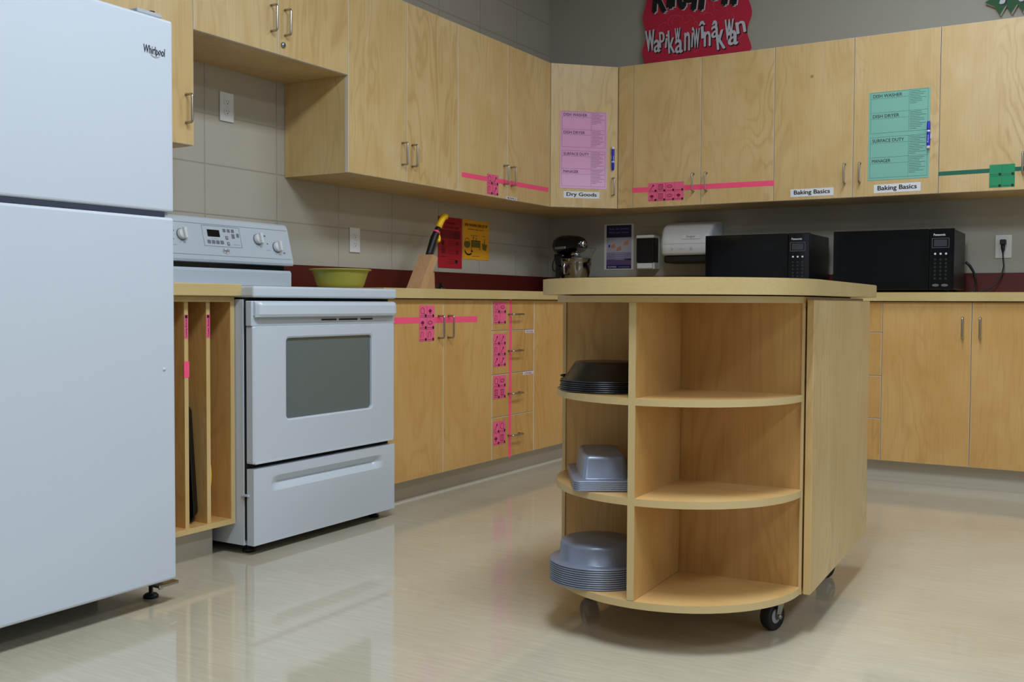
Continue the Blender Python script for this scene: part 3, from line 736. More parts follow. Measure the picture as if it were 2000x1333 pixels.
for i in range(5):
    o = lp if i == 0 else lp.copy()
    if i: C.objects.link(o)
    p_ = isl_pt(cen.x+0.006, cen.y+0.004, 0.3808+i*0.0052); place(o, p_, TH+math.atan2(dx.y, dx.x))
    tag(o, 'upturned grey loaf pan, '+('topmost of the stack on the middle island shelf' if i == 4 else 'lowest of the stack on the middle island shelf' if i == 0 else 'one of the inner rims in the middle-shelf stack'), 'baking pan', 'loaf pans on the middle shelf')
# dark pie pans
pp = MB(); pr = [(0, 0.050), (0.084, 0.050), (0.0875, 0.047), (0.115, 0.0065), (0.119, 0.0055), (0.124, 0.0048), (0.125, 0.003), (0.124, 0.0008), (0.122, 0.002), (0.119, 0.0042), (0.114, 0.0055), (0.086, 0.046), (0.084, 0.049), (0, 0.049)]
pp.lathe(pr, pandk, 64); pp = pp.build('pie_pan')
pos = isl_pt(-0.149, -0.146, 0.6245)
for i in range(6):
    o = pp if i == 0 else pp.copy()
    if i: C.objects.link(o)
    o.location = (pos[0]+(0.001 if i % 2 else -0.001), pos[1], pos[2]+i*0.0052)
    tag(o, 'upturned black round pan, '+('topmost of the stack on the upper island shelf' if i == 5 else 'lowest of the stack on the upper island shelf' if i == 0 else 'one of the middle rims in the upper-shelf stack'), 'baking pan', 'black pans on the top shelf')
    if i == 5:
        q = MB(); q.tube([(-0.118, -0.02, 0.008), (-0.130, -0.016, 0.009), (-0.134, -0.004, 0.009), (-0.130, 0.008, 0.009), (-0.118, 0.012, 0.008)], 0.003, blackm, 8); q.build('clip', o, 'small black clip on the rim')

# ------------------------------------------------------------------ outlets
def outlet(label, loc, rotz, w_=0.074, h_=0.117, plugged=False):
    t = thing('wall_outlet', label, 'outlet', loc, rotz, 'white wall outlets')
    b = MB(); b.box(-w_/2, w_/2, -0.006, 0, -h_/2, h_/2, plastic, bev=0.0025); b.disc(0, 0, 0.0025, greyplastic, y=-0.0061, n=12); b.build('cover_plate', t)
    for s_ in ((1, -1)):
        b = MB(); z = s_*0.020
        b.prism([(x, z+zz) for x, zz in rrect(0.016, 0.0135, 0.009)], -0.0085, -0.006, plastic)
        if not (plugged and s_ == 1):
            b.rect(-0.0075, z-0.001, -0.0058, z+0.007, dark, y=-0.0086); b.rect(0.0055, z-0.001, 0.0072, z+0.006, dark, y=-0.0086); b.disc(0, z-0.007, 0.0024, dark, y=-0.0086, n=10)
        b.build('receptacle', t)
    return t
outlet('white double outlet high on the block wall over the stove', (0.0012, -2.710, 1.641), LEFT)
outlet('white double outlet on the wall above the lime bowl', (0.0012, -1.908, 1.148), LEFT)
outlet('white outlet with a black plug, right of the microwaves', (2.608, -0.0012, 1.149), BACK, 0.075, 0.117, True)
b = MB()
b.box(-0.014, 0.014, -0.040, -0.0090, 0.008, 0.034, blackm, bev=0.004)
b.tube([(0, -0.026, 0.014), (0.000, -0.030, -0.010), (0.0, -0.030, -0.030)], [0.011, 0.009, 0.005], blackm, 12)
pts = [(0.0, -0.030, -0.028), (0.002, -0.032, -0.06), (0.006, -0.034, -0.10), (-0.002, -0.036, -0.145), (-0.022, -0.05, -0.185), (-0.055, -0.07, -0.215), (-0.10, -0.09, -0.230), (-0.135, -0.095, -0.2315)]
b.tube(pts, 0.0035, blackm, 8)
tag(place(b.build('power_cord'), (2.608, -0.0012, 1.149)), 'black power cord hanging from the plugged outlet to the worktop', 'cord')

# ------------------------------------------------------------------ tape, pictogram sheets, labels
def tape(label, loc, rotz, pts, wd, m, name='tape_strip'):
    b = MB(); b.line(pts, wd, m, y=0.0)
    for v in b.bm.verts: v.co.y = -0.0006 if v.co.y < -0.0001 else -0.0001
    return tag(place(b.build(name), loc, rotz), label, 'tape')
tape('horizontal pink tape across the two doors right of the stove', (XB, -2.408, 0), LEFT, [(0.01, 0.779), (0.672, 0.779)], 0.026, hotpink)
tape('vertical pink tape running down all four drawers', (XB, -1.600, 0), LEFT, [(0.170, 0.868), (0.166, 0.108)], 0.024, hotpink)
tape('sloping pink tape across the left-wall cabinet above the posters', (DU, -1.562, 0), LEFT, [(0.042, 1.478), (0.896, 1.487)], 0.024, hotpink)
tape('pink tape across the back-wall cabinet below the red banner', (0.736, -DU, 0), BACK, [(0.006, 1.493), (0.800, 1.490)], 0.028, hotpink)
tape('dark green tape on the cabinet at the right edge', (2.349, -DU, 0), BACK, [(0.006, 1.489), (0.45, 1.492)], 0.020, greentape)

def icon(b, kind, x, z, s, m):
    y = -0.0009
    if kind == 0: b.arc(x, z, s*0.35, 0, 2*PI, s*0.05, m, y); b.line([(x+s*0.25, z-s*0.25), (x+s*0.45, z-s*0.45)], s*0.06, m, y)
    elif kind == 1: b.line([(x-s*0.3, z-s*0.4), (x+s*0.15, z+s*0.15)], s*0.08, m, y); b.disc(x+s*0.2, z+s*0.22, s*0.14, m, y, 10)
    elif kind == 2:
        for q in range(4): b.line([(x-s*0.3, z-s*0.3+q*s*0.18), (x+s*0.3, z-s*0.3+q*s*0.18)], s*0.05, m, y)
        b.frame(x-s*0.32, z-s*0.38, x+s*0.32, z+s*0.34, s*0.04, m, y)
    elif kind == 3: b.disc(x, z, s*0.30, m, y, 14, s*0.2); b.line([(x-s*0.15, z-s*0.3), (x+s*0.15, z-s*0.3)], s*0.07, m, y)
    elif kind == 4: b.arc(x, z, s*0.42, 0, 2*PI, s*0.04, m, y, rz=s*0.22); b.arc(x, z, s*0.30, 0, 2*PI, s*0.03, m, y, rz=s*0.13)
    elif kind == 5: b.arc(x-s*0.1, z, s*0.3, 0.5, 2.6, s*0.05, m, y); b.line([(x-s*0.35, z-s*0.35), (x-s*0.3, z+s*0.1)], s*0.07, m, y); b.line([(x+s*0.1, z-s*0.3), (x+s*0.15, z+s*0.1)], s*0.05, m, y)
def sheet(label, loc, rotz, x0, z0, x1, z1, cols, rows, kinds, paper=pinkpaper, im=None, name='picture_sheet', n_=None):
    W_, H_ = x1-x0, z1-z0; im = im or mat('pink_sheet_print', (120, 20, 62), 0.6) if not im else im
    b = MB(); b.box(0, W_, -0.0014, -0.0008, 0, H_, paper)
    c_, s_ = math.cos(rotz), math.sin(rotz)
    o = place(b.build(name), (loc[0]+x0*c_, loc[1]+x0*s_, loc[2]+z0), rotz); tag(o, label, 'paper sheet', 'pictogram sheets on the doors')
    p = MB(); cw, ch = W_/cols, H_/rows; q = 0
    for j in range(rows):
        for i in range(cols):
            cx, cz = (i+0.42)*cw, (rows-j-0.45)*ch
            if q < len(kinds) and kinds[q] is not None: icon(p, kinds[q], cx, cz, min(cw, ch)*0.75, im)
            p.line([((i+0.08)*cw, (rows-j-0.87)*ch), ((i+0.62)*cw, (rows-j-0.87)*ch)], 0.0018, im, -0.0009)
            p.disc((i+0.83)*cw, (rows-j-0.86)*ch, min(0.0075, cw*0.12), ink, -0.0009, 14)
            q += 1
    for j in range(1, rows): p.line([(0.002, j*ch), (W_-0.002, j*ch)], 0.0008, im, -0.0009)
    for i in range(1, cols): p.line([(i*cw, 0.002), (i*cw, H_-0.002)], 0.0008, im, -0.0009)
    for v in p.bm.verts: v.co.y -= 0.0008
    p.build('print', o)
    return o
pk = mat('pink_sheet_print', (112, 18, 58), 0.6)
lb = (XB, 0, 0)
sheet('tall pink pictogram sheet on the base door right of the stove', lb, LEFT, -2.181, 0.689, -2.071, 0.841, 2, 3, [0, 3, 3, 4, 5, 5], im=pk)
for (z0, z1, r, kd, nm) in ((0.754, 0.857, 2, [0, 4, 5, None], 'top'), (0.550, 0.706, 3, [1, 1, 5, 1, 1, 1], 'second'), (0.396, 0.506, 2, [0, 4, 2, 2], 'third'), (0.175, 0.287, 2, [1, 0, 3, 2], 'bottom')):
    sheet('pink pictogram sheet on the %s drawer of the taped drawer cabinet' % nm, lb, LEFT, -1.586, z0, -1.475, z1, 2, r, kd, im=pk)
sheet('pink pictogram sheet on the taped wall cabinet above the yellow poster', (DU, 0, 0), LEFT, -1.299, 1.405, -1.190, 1.508, 2, 2, [0, 1, 5, 1], im=pk)
sheet('wide pink pictogram sheet on the back-wall cabinet below the red banner', (0, -DU, 0), BACK, 0.831, 1.426, 1.042, 1.527, 4, 2, [1, 2, 4, None, 3, 2, 4, 3], im=pk)
gk = mat('green_sheet_print', (8, 74, 44), 0.6)
sheet('square green pictogram sheet on the cabinet at the right edge', (0, -DU, 0), BACK, 2.574, 1.410, 2.683, 1.517, 2, 2, [None]*4, paper=greenpaper, im=gk)

def label_strip(label, loc, rotz, w_, h_, txt, m=ink, bold=0.03, rot=0, tm=0.12):
    b = MB(); b.box(0, w_, -0.0008, 0, 0, h_, whitepaper)
    o = place(b.build('name_label'), loc, rotz); o.rotation_euler = (0, -rot, rotz); tag(o, label, 'label')
    p = MB(); p.text(txt, w_*tm*0.7, h_*0.14, w_*(1-tm*0.7), h_*0.84, m, y=-0.0010, bold=bold); p.build('lettering', o)
    return o
label_strip('white Baking Basics label on a bare door, left of the aqua chart', (1.631, -DU-0.0003, 1.411), BACK, 0.220, 0.040, 'Baking Basics')
label_strip('white Baking Basics label under the aqua chart', (2.049, -DU-0.0003, 1.410), BACK, 0.220, 0.042, 'Baking Basics', rot=0.01)
label_strip('tiny white label at the bottom of the taped left-wall cabinet door', (DU+0.0003, -1.108, 1.3955), LEFT, 0.105, 0.016, 'BOWLS', m=inksoft)
label_strip('small white label at the top right of the second drawer', (XB+0.0003, -1.288, 0.704), LEFT, 0.083, 0.015, 'SPOONS', m=mat('pink_ink', (200, 70, 110), 0.6))
label_strip('small white label at the top right of the third drawer', (XB+0.0003, -1.308, 0.496), LEFT, 0.100, 0.015, 'UTENSILS', m=mat('pink_ink_b', (200, 70, 110), 0.6))

# duty charts
def duty_chart(label, loc, rotz, w_, h_, paper, im, parent=None):
    b = MB(); b.box(0, w_, -0.0012, 0, 0, h_, paper, bev=0.0003, seg=1)
    o = place(b.build('duty_chart'), loc, rotz); tag(o, label, 'chart')
    p = MB(); y = -0.0014
    for half in (0, 1):
        z0 = 0.012 + (0 if half == 0 else h_/2+0.003); z1 = z0+h_/2-0.018
        p.frame(0.010, z0, w_-0.010, z1, 0.0010, im, y); p.line([(w_*0.66, z0), (w_*0.66, z1)], 0.0008, im, y); hh = (z1-z0)/2
        p.line([(0.010, z0+hh), (w_-0.010, z0+hh)], 0.0010, im, y)
        for k2 in (0, 1):
            zz = z0+hh*(k2+1); p.line([(0.010, zz-0.030), (w_*0.66, zz-0.030)], 0.0009, im, y)
            word = (('MANAGER', 'SURFACE DUTY'), ('DISH DRYER', 'DISH WASHER'))[half][k2]
            wl = 0.0125*len(word)
            p.text(word, 0.020, zz-0.025, 0.020+wl, zz-0.009, ink, y=y, bold=0.01)
            nl = {'DISH WASHER': 8, 'DISH DRYER': 11, 'SURFACE DUTY': 11, 'MANAGER': 10}[word]
            for q in range(nl):
                L2 = (0.80+0.2*math.sin(q*2.3+len(word))) if q < nl-1 else 0.4
                p.line([(w_*0.675, zz-0.007-q*hh*0.082), (w_*0.675+(w_*0.30-0.010)*L2, zz-0.007-q*hh*0.082)], 0.0017, im, y)
    p.build('print', o)
    return o
duty_chart('aqua laminated duty chart with four headings on the back-wall cabinet door', (2.018, -DU-0.0004, 1.474), BACK, 0.288, 0.436, aqua, inkgreen)
dx_, dy_ = math.cos(DIAG), math.sin(DIAG)
def diag(u, z, out=0.0006): return (DU+0.0015+u*dx_+out*dy_, -0.6385+u*dy_-out*dx_, z)
duty_chart('pale pink laminated duty chart on the diagonal corner door', diag(0.056, 1.502), DIAG, 0.276, 0.432, palepink, inksoft)
label_strip('white Dry Goods label below the pale pink chart', diag(0.078, 1.447), DIAG, 0.212, 0.038, 'Dry Goods')

def marker(label, loc, rotz, up=True):
    t = thing('marker_pen', label, 'marker', loc, rotz, 'blue markers clipped by the charts')
    s_ = 1 if up else -1; y = -0.012
    b = MB(); b.lathe([(0, -0.058), (0.0075, -0.058), (0.008, -0.055), (0.008, 0.030), (0.0065, 0.034), (0, 0.034)], plastic, 16, (0, y, 0)); 
    if not up:
        for v in b.bm.verts: v.co.z *= -1
    b.build('barrel', t)
    b = MB(); b.lathe([(0.0082, -0.046), (0.0082, 0.022)], bluem, 16, (0, y, 0))
    if not up:
        for v in b.bm.verts: v.co.z *= -1
    w2 = b.build('sleeve', t, 'blue printed sleeve')
    b = MB(); z_ = -0.012 if up else -0.012
    b.text('Expo', -0.018, -0.004+z_, 0.018, 0.004+z_, plastic, y=y-0.0083)
    for v in b.bm.verts: x, z = v.co.x, v.co.z-z_; v.co.x = -z; v.co.z = x+z_
    b.build('lettering', w2)
    b = MB(); b.lathe([(0, 0.073), (0.005, 0.073), (0.0075, 0.068), (0.0085, 0.035), (0.0085, 0.030), (0, 0.030)], bluem, 16, (0, y, 0))
    if not up:
        for v in b.bm.verts: v.co.z *= -1
    b.build('cap', t, 'blue cap')
    b = MB(); b.box(-0.010, 0.012, -0.004, 0.0, -0.012, 0.012, whitepaper, bev=0.002); b.build('magnet', t)
    return t
marker('blue marker, cap up, at the right edge of the aqua chart', (2.302, -DU-0.0016, 1.672), BACK, True)
marker('blue marker, cap down, stuck beside the pale pink chart', diag(0.366, 1.683, 0.0006), DIAG, False)

# ------------------------------------------------------------------ wall posters
def poster(name, label, loc, rotz, w_, h_, paper):
    b = MB(); b.box(0, w_, -0.0008, 0, 0, h_, paper); o = place(b.build(name), loc, rotz); return tag(o, label, 'poster')
o = poster('poster', 'tall red instruction sheet on the block wall behind the knife', (0.0015, -1.221, 1.040), LEFT, 0.228, 0.274, redpaper)
p = MB(); y = -0.0010
p.text('DISH SINK 1', 0.075, 0.236, 0.165, 0.248, inkred, y=y, bold=0.03); p.text('BLEACHING GUIDE', 0.060, 0.214, 0.200, 0.226, inkred, y=y, bold=0.03)
p.rect(0.012, 0.160, 0.210, 0.205, inkdim, y=y)
for q in range(4): p.rect(0.150, 0.164+q*0.010, 0.204, 0.168+q*0.010, inkred, y=y-0.0004)
for q, (z_, tx) in enumerate(((0.128, '2X'), (0.080, '2X'), (0.028, '1'))):
    p.text(tx, 0.165, z_, 0.165+0.016*len(tx), z_+0.018, ink, y=y, bold=0.03)
    for k2 in range(3): p.rect(0.095, z_+0.018-k2*0.010, 0.150, z_+0.0196-k2*0.010, inkred, y=y)
p.disc(0.045, 0.135, 0.012, inkred, y=y, n=14, rz=0.016); p.rect(0.030, 0.078, 0.070, 0.105, inkdim, y=y)
p.line([(0.028, 0.112), (0.072, 0.112)], 0.003, inkred, y); p.line([(0.028, 0.062), (0.072, 0.062)], 0.003, inkred, y)
p.build('print', o)
o = poster('poster', 'yellow dish-washing sink set-up sheet on the block wall', (0.0015, -0.986, 1.096), LEFT, 0.270, 0.219, yellowpaper)
p = MB()
p.text('DISH WASHING SINK SET UP', 0.020, 0.183, 0.250, 0.198, ink, y=y, bold=0.03); p.text('Keep water clean and hot', 0.050, 0.162, 0.215, 0.171, ink, y=y, bold=0.02)
p.disc(0.045, 0.082, 0.032, olive, y=y, n=18, rz=0.020); p.arc(0.045, 0.090, 0.026, 0, PI, 0.003, ink, y)
p.rect(0.090, 0.068, 0.175, 0.100, olive, y=y); p.line([(0.086, 0.104), (0.178, 0.104)], 0.005, ink, y); p.line([(0.088, 0.104), (0.088, 0.055)], 0.004, ink, y); p.line([(0.176, 0.104), (0.176, 0.055)], 0.004, ink, y)
p.line([(0.105, 0.104), (0.105, 0.124), (0.115, 0.124)], 0.004, ink, y); p.line([(0.135, 0.104), (0.138, 0.122)], 0.004, ink, y)
p.prism([(0.195, 0.095), (0.250, 0.088), (0.238, 0.052), (0.202, 0.060)], y-0.0003, y, olive); p.line([(0.222, 0.092), (0.225, 0.118)], 0.005, ink, y)
p.arc(0.060, 0.052, 0.038, PI*1.05, PI*1.75, 0.009, ink, y, rz=0.026); p.prism([(0.080, 0.042), (0.106, 0.040), (0.090, 0.056)], y-0.0003, y, ink)
p.rect(0.090, 0.018, 0.170, 0.0205, olive, y=y); p.rect(0.080, 0.132, 0.150, 0.135, olive, y=y); p.rect(0.200, 0.132, 0.232, 0.135, olive, y=y)
p.build('print', o)
o = poster('poster', 'blue and white hand-washing poster beside the soap dispenser', (0.388, -0.0015, 1.060), BACK, 0.196, 0.276, whitepaper)
p = MB(); p.rect(0.016, 0.006, 0.182, 0.270, paleprint, y=y); y2 = y-0.0004
p.rect(0.016, 0.195, 0.182, 0.270, navy, y=y2); p.rect(0.016, 0.006, 0.182, 0.028, navy, y=y2); p.rect(0.016, 0.060, 0.182, 0.104, lilac, y=y2)
p.prism([(0.016, 0.028), (0.182, 0.028), (0.182, 0.066), (0.016, 0.060)], y2-0.0003, y2, violet); y3 = y-0.0008
p.text('Stop the spread.', 0.034, 0.240, 0.164, 0.253, lilac, y=y3); p.text('Wash your hands.', 0.034, 0.218, 0.164, 0.231, lilac, y=y3)
for x_, z_ in ((0.060, 0.142), (0.148, 0.158), (0.100, 0.126)):
    p.disc(x_, z_, 0.017, skin, y=y2, n=12, rz=0.011); p.line([(x_-0.012, z_-0.010), (x_+0.010, z_+0.014)], 0.010, skin, y3)
p.rect(0.030, 0.136, 0.040, 0.152, bluem, y=y3)
for q in range(4): p.rect(0.070, 0.096-q*0.012, 0.135, 0.0985-q*0.012, paleprint, y=y3)
p.text('ECOWISA', 0.026, 0.012, 0.084, 0.022, chalk, y=y3, bold=0.03); p.rect(0.096, 0.014, 0.172, 0.018, lilac, y=y3)
p.build('print', o)

# ------------------------------------------------------------------ banners over the cabinets
def wavy(x0, x1, z0, z1):
    out = []
    for i in range(25): t_ = i/24; out.append((x0+(x1-x0)*t_, z0+0.010*math.sin(t_*19)+0.004*math.sin(t_*47)))
    for i in range(1, 25): t_ = i/24; out.append((x1+0.013*math.sin(t_*17+1), z0+(z1-z0)*t_))
    for i in range(1, 25): t_ = 1-i/24; out.append((x0+(x1-x0)*t_, z1+0.008*math.sin(t_*19)))
    for i in range(1, 24): t_ = 1-i/24; out.append((x0+0.012*math.sin(t_*17+2.4), z0+(z1-z0)*t_))
    return out
rb = thing('wall_banner', 'red cut-out sign with black and white hand lettering above the cabinets', 'sign', (0.655, -0.002, 2.268))
b = MB(); b.prism(wavy(0.0, 0.640, 0.0, 0.55), -0.030, -0.022, bannerred, side_m=boardcore); b.prism(wavy(0.008, 0.632, 0.008, 0.54), -0.022, 0, boardcore)
p = b
for q in range(34):
    cx, cz, r_ = random.uniform(0.06, 0.58), random.uniform(0.06, 0.50), random.uniform(0.018, 0.042)
    a0 = random.uniform(0, 6); p.arc(cx, cz, r_, a0, a0+random.uniform(2, 5), 0.0022, bannerpale, y=-0.0305)
p.build('board', rb)
def bmap(X, Y):     # position on the board, measured along its lower edge and up
    px, py = 1230+X/7.407, Y/7.407
    yb = 123-(px-1262)*0.1263; k_ = 0.00302-(px-1262)*0.00000086
    return (px-1262)*0.00314, 0.021+(yb-py)*k_
p = MB()
for (ch, X0, X1, Y0, Y1, rt) in (('w', 262, 395, 460, 765, .05), ('a', 388, 480, 595, 780, 0), ('p', 470, 545, 480, 710, .05), ('i', 553, 590, 515, 710, -.1), ('k', 600, 690, 455, 790, .05), ('w', 695, 775, 430, 640, 0), ('a', 705, 810, 590, 790, 0), ('n', 838, 915, 490, 750, 0), ('i', 935, 968, 412, 700, -.05), ('w', 965, 1055, 440, 715, 0), ('î', 1050, 1135, 330, 580, .05), ('n', 1120, 1210, 480, 690, 0), ('â', 1225, 1325, 325, 570, 0), ('k', 1290, 1400, 330, 735, .1), ('w', 1410, 1530, 315, 600, 0), ('a', 1460, 1590, 470, 675, 0), ('n', 1570, 1690, 340, 505, .15)):
    x0_, z0_ = bmap(X0, Y1); x1_, z1_ = bmap(X1, Y0); z1_ = z0_+(Y1-Y0)/7.407*0.0029
    if ch == 'i': x0_ += 0.003; x1_ -= 0.003
    for (ddx, ddz, mm_, yy) in ((0.005, -0.005, ink, -0.0308), (0, 0, chalk, -0.0340)):
        p.text(ch, x0_+ddx, z0_+ddz, x1_+ddx, z1_+ddz, mm_, y=yy-(X0/100)*0.00018, bold=0.02, rot=rt)
p.build('white_lettering', rb, 'white hand-drawn letters with black shadow')
p = MB()
for (ch, X0, X1, Y1, rt) in (('K', 385, 570, 200, -.08), ('i', 605, 670, 130, -.05), ('t', 715, 830, 150, .05), ('c', 800, 950, 60, 0), ('h', 965, 1110, 165, -.12), ('e', 1150, 1330, 25, 0), ('n', 1395, 1560, 95, -.15)):
    x0_, z0_ = bmap(X0, Y1); x1_, _z = bmap(X1, Y1); hh = 0.16 if ch in 'Khit' else 0.11
    for (ddx, ddz, mm_, yy) in ((0.006, -0.005, chalk, -0.0308), (0, 0, ink, -0.0340)):
        p.text(ch, x0_+ddx, z0_+ddz, x1_+ddx, z0_+hh+ddz, mm_, y=yy-(X0/100)*0.00018, bold=0.06, rot=rt)
p.build('black_lettering', rb, 'black hand-drawn letters with white outline')
gs = thing('wall_banner', 'green spiky cut-out sign at the top right corner', 'sign', (2.505, -0.002, 2.300))
pts = []
def teeth(x0, z0, x1, z1, n, ox, oz):
    for i in range(n):
        t0, t1 = i/n, (i+0.5)/n
        pts.append((x0+(x1-x0)*t0, z0+(z1-z0)*t0)); pts.append((x0+(x1-x0)*t1+ox, z0+(z1-z0)*t1+oz))
teeth(0.04, 0.047, 0.60, 0.047, 11, 0, -0.045); teeth(0.60, 0.047, 0.60, 0.34, 6, 0.05, 0); teeth(0.60, 0.34, 0.04, 0.34, 11, 0, 0.045); teeth(0.04, 0.34, 0.04, 0.047, 6, -0.045, 0)
b = MB(); b.prism(pts, -0.024, -0.016, signgreen, side_m=boardcore)
b.prism([(x+0.003, z-0.006) for x, z in pts], -0.016, 0, boardcore); b.build('board', gs)
p = MB()
for ch, x0_, x1_ in (('A', 0.065, 0.170), ('c', 0.180, 0.25), ('o', 0.265, 0.335)):
    for (ddx, ddz, mm_, yy) in ((0.006, -0.006, ink, -0.0248), (0, 0, chalk, -0.0256)):
        p.text(ch, x0_+ddx, 0.056+ddz+(0.008 if ch == 'c' else 0), x1_+ddx, (0.20 if ch == 'A' else 0.16)+ddz, mm_, y=yy, bold=0.03)
p.build('lettering', gs, 'white letters with black shadow')

# ------------------------------------------------------------------ things on the left worktop
b = MB()
pr = [(0, 0.0005), (0.128, 0.0005), (0.138, 0.004), (0.150, 0.018), (0.172, 0.064), (0.177, 0.074), (0.193, 0.0765), (0.195, 0.079), (0.193, 0.0815), (0.178, 0.083), (0.174, 0.079), (0.168, 0.064), (0.147, 0.020), (0.134, 0.006), (0, 0.0035)]
pr = [(r_*0.68, z_) for r_, z_ in pr]
b.lathe(pr, bowlm, 72)
o = place(b.build('mixing_bowl'), (0.250, -2.300, 0.9130)); tag(o, 'wide lime green plastic bowl on the worktop next to the stove', 'bowl')

kb = thing('knife_block', 'wooden knife block with stepped front, leaning on the left worktop', 'knife block', (0.20, -1.716, 0.9135), LEFT)
b = MB()   # local x to the right along the wall, y into the wall, z up
b.prism([(0.0, 0.0), (0.055, 0.0), (0.158, 0.160), (0.111, 0.176)], -0.042, 0.042, blockwood)
bmesh.ops.bevel(b.bm, geom=b.bm.edges[:], offset=0.002, segments=2, affect='EDGES'); b.build('tall_section', kb)
b = MB(); b.prism([(0.056, 0.0), (0.140, 0.0), (0.134, 0.090), (0.1145, 0.090)], -0.036, 0.036, blockwood); bmesh.ops.bevel(b.bm, geom=b.bm.edges[:], offset=0.002, segments=2, affect='EDGES'); b.build('short_section', kb)
kn = thing('kitchen_knife', 'large knife with black and yellow handle standing in the wooden block', 'knife', (0.20, -1.716, 0.9135), LEFT)
yk = 0.004
b = MB(); b.tube([(0.134, yk, 0.160), (0.147, yk, 0.190), (0.182, yk, 0.258), (0.214, yk, 0.300), (0.222, yk, 0.312)], [0.017, 0.0165, 0.018, 0.016, 0.0155], blackm, 14); b.build('grip', kn, 'black grip')
b = MB(); b.tube([(0.220, yk, 0.309), (0.240, yk, 0.338), (0.258, yk, 0.362), (0.272, yk, 0.374), (0.287, yk, 0.374), (0.294, yk, 0.362)], [0.0150, 0.0155, 0.016, 0.0165, 0.015, 0.008], yellowpl, 14)
b.tube([(0.222, yk-0.004, 0.280), (0.226, yk-0.004, 0.264), (0.222, yk-0.004, 0.250), (0.212, yk-0.004, 0.244)], [0.004, 0.007, 0.009, 0.007], yellowpl, 10); b.build('handle_end', kn, 'yellow curved handle end and finger rest')
b = MB(); b.tube([(0.201, yk, 0.284), (0.207, yk, 0.292)], 0.0185, hotpink, 14); b.build('tape_band', kn, 'pink tape band')
b = MB(); b.prism([(0.150, 0.166), (0.166, 0.160), (0.215, 0.235), (0.222, 0.247), (0.196, 0.240)], yk-0.002, yk+0.001, steel); b.build('blade', kn, 'bright blade')
b = MB(); b.lathe([(0, 0), (0.030, 0), (0.034, 0.004), (0.030, 0.008), (0.022, 0.010)], chrome, 28); 
o = place(b.build('timer'), (0.255, -1.560, 0.9135)); tag(o, 'small black knob on a shiny round base beside the knife block', 'kitchen timer')
b = MB(); b.lathe([(0.022, 0.010), (0.020, 0.016), (0.013, 0.020), (0.012, 0.032), (0.006, 0.037), (0, 0.037)], black, 28); b.build('knob', o, 'black knob')

# ------------------------------------------------------------------ stand mixer
mx = thing('stand_mixer', 'black stand mixer with steel bowl in the corner', 'mixer', (0.270, -0.270, 0.9135), math.radians(-28))
mx.scale = (0.86, 0.86, 1.0)
b = MB()
b.loft([[(x*1.0+0.08, y, z) for x, y in rrect(hx, hy, r_)] for z, hx, hy, r_ in ((0.0, 0.17, 0.105, 0.05), (0.012, 0.175, 0.11, 0.05), (0.028, 0.170, 0.105, 0.05), (0.036, 0.150, 0.09, 0.045))], black)
b.loft([[(x-0.045, y, z) for x, y in rrect(hx, hy, 0.03)] for z, hx, hy in ((0.030, 0.055, 0.065), (0.08, 0.042, 0.052), (0.16, 0.040, 0.048), (0.215, 0.055, 0.052), (0.235, 0.06, 0.05))], black)
for s_ in (-1, 1): b.tube([(-0.02, s_*0.05, 0.16), (0.04, s_*0.09, 0.15), (0.10, s_*0.105, 0.145)], 0.009, black, 10)
b.build('base', mx)
b = MB(); rings = []
for x_, ry, zc, rz in ((-0.115, 0.012, 0.285, 0.02), (-0.112, 0.040, 0.285, 0.042), (-0.095, 0.056, 0.284, 0.056), (-0.04, 0.064, 0.284, 0.063), (0.05, 0.064, 0.283, 0.061), (0.13, 0.058, 0.282, 0.055), (0.175, 0.050, 0.280, 0.047), (0.198, 0.036, 0.278, 0.033), (0.204, 0.016, 0.278, 0.016)):
    rings.append([(x_, ry*math.cos(2*PI*i/28), zc+rz*math.sin(2*PI*i/28)*(1.0 if math.sin(2*PI*i/28) > 0 else 0.85)) for i in range(28)])
b.loft(rings, black); hd_ = b.build('motor_head', mx)
b = MB()
for (x0_, x1_, ry) in ((-0.055, 0.075, 0.0632),):
    for s_ in (-1, 1): b.box(x0_, x1_, s_*ry-0.001, s_*ry+0.001, 0.262, 0.276, chrome, bev=0.0008)
b.build('trim_band', hd_, 'chrome band with lettering')
b = MB(); b.lathe([(0, 0.216), (0.012, 0.216), (0.020, 0.212), (0.021, 0.205), (0.021, 0.19)], chrome, 28, (0, 0, 0.285), 'X'); b.build('hub_cap', hd_, 'chrome hub cap')
b = MB(); b.lathe([(0.030, 0.215), (0.036, 0.222), (0.036, 0.234), (0.03, 0.24)], chrome, 28, (0.115, 0, 0)); b.lathe([(0.006, 0.10), (0.008, 0.22)], steel, 12, (0.115, 0, 0)); b.build('beater_shaft', hd_)
b = MB(); b.lathe([(0, 0.038), (0.045, 0.038), (0.05, 0.045), (0.078, 0.075), (0.097, 0.12), (0.104, 0.17), (0.105, 0.198), (0.108, 0.200), (0.106, 0.203), (0.102, 0.198), (0.100, 0.17), (0.093, 0.12), (0.074, 0.077), (0, 0.045)], mat('bowl_steel', (150, 146, 144), 0.12, metal=1), 56, (0.115, 0, 0)); b.build('bowl', mx, 'polished steel bowl')
b = MB(); b.tube([(0.15, -0.098, 0.175), (0.165, -0.128, 0.178), (0.172, -0.138, 0.15), (0.165, -0.130, 0.115), (0.150, -0.092, 0.105)], 0.007, chrome, 12); b.build('bowl_handle', mx)
b = MB(); b.prism([(0.16, 0.205), (0.20, 0.20), (0.275, 0.258), (0.215, 0.262)], -0.055, -0.052, glassm); b.prism([(0.16, 0.205), (0.20, 0.20), (0.275, 0.258), (0.215, 0.262)], 0.052, 0.055, glassm)
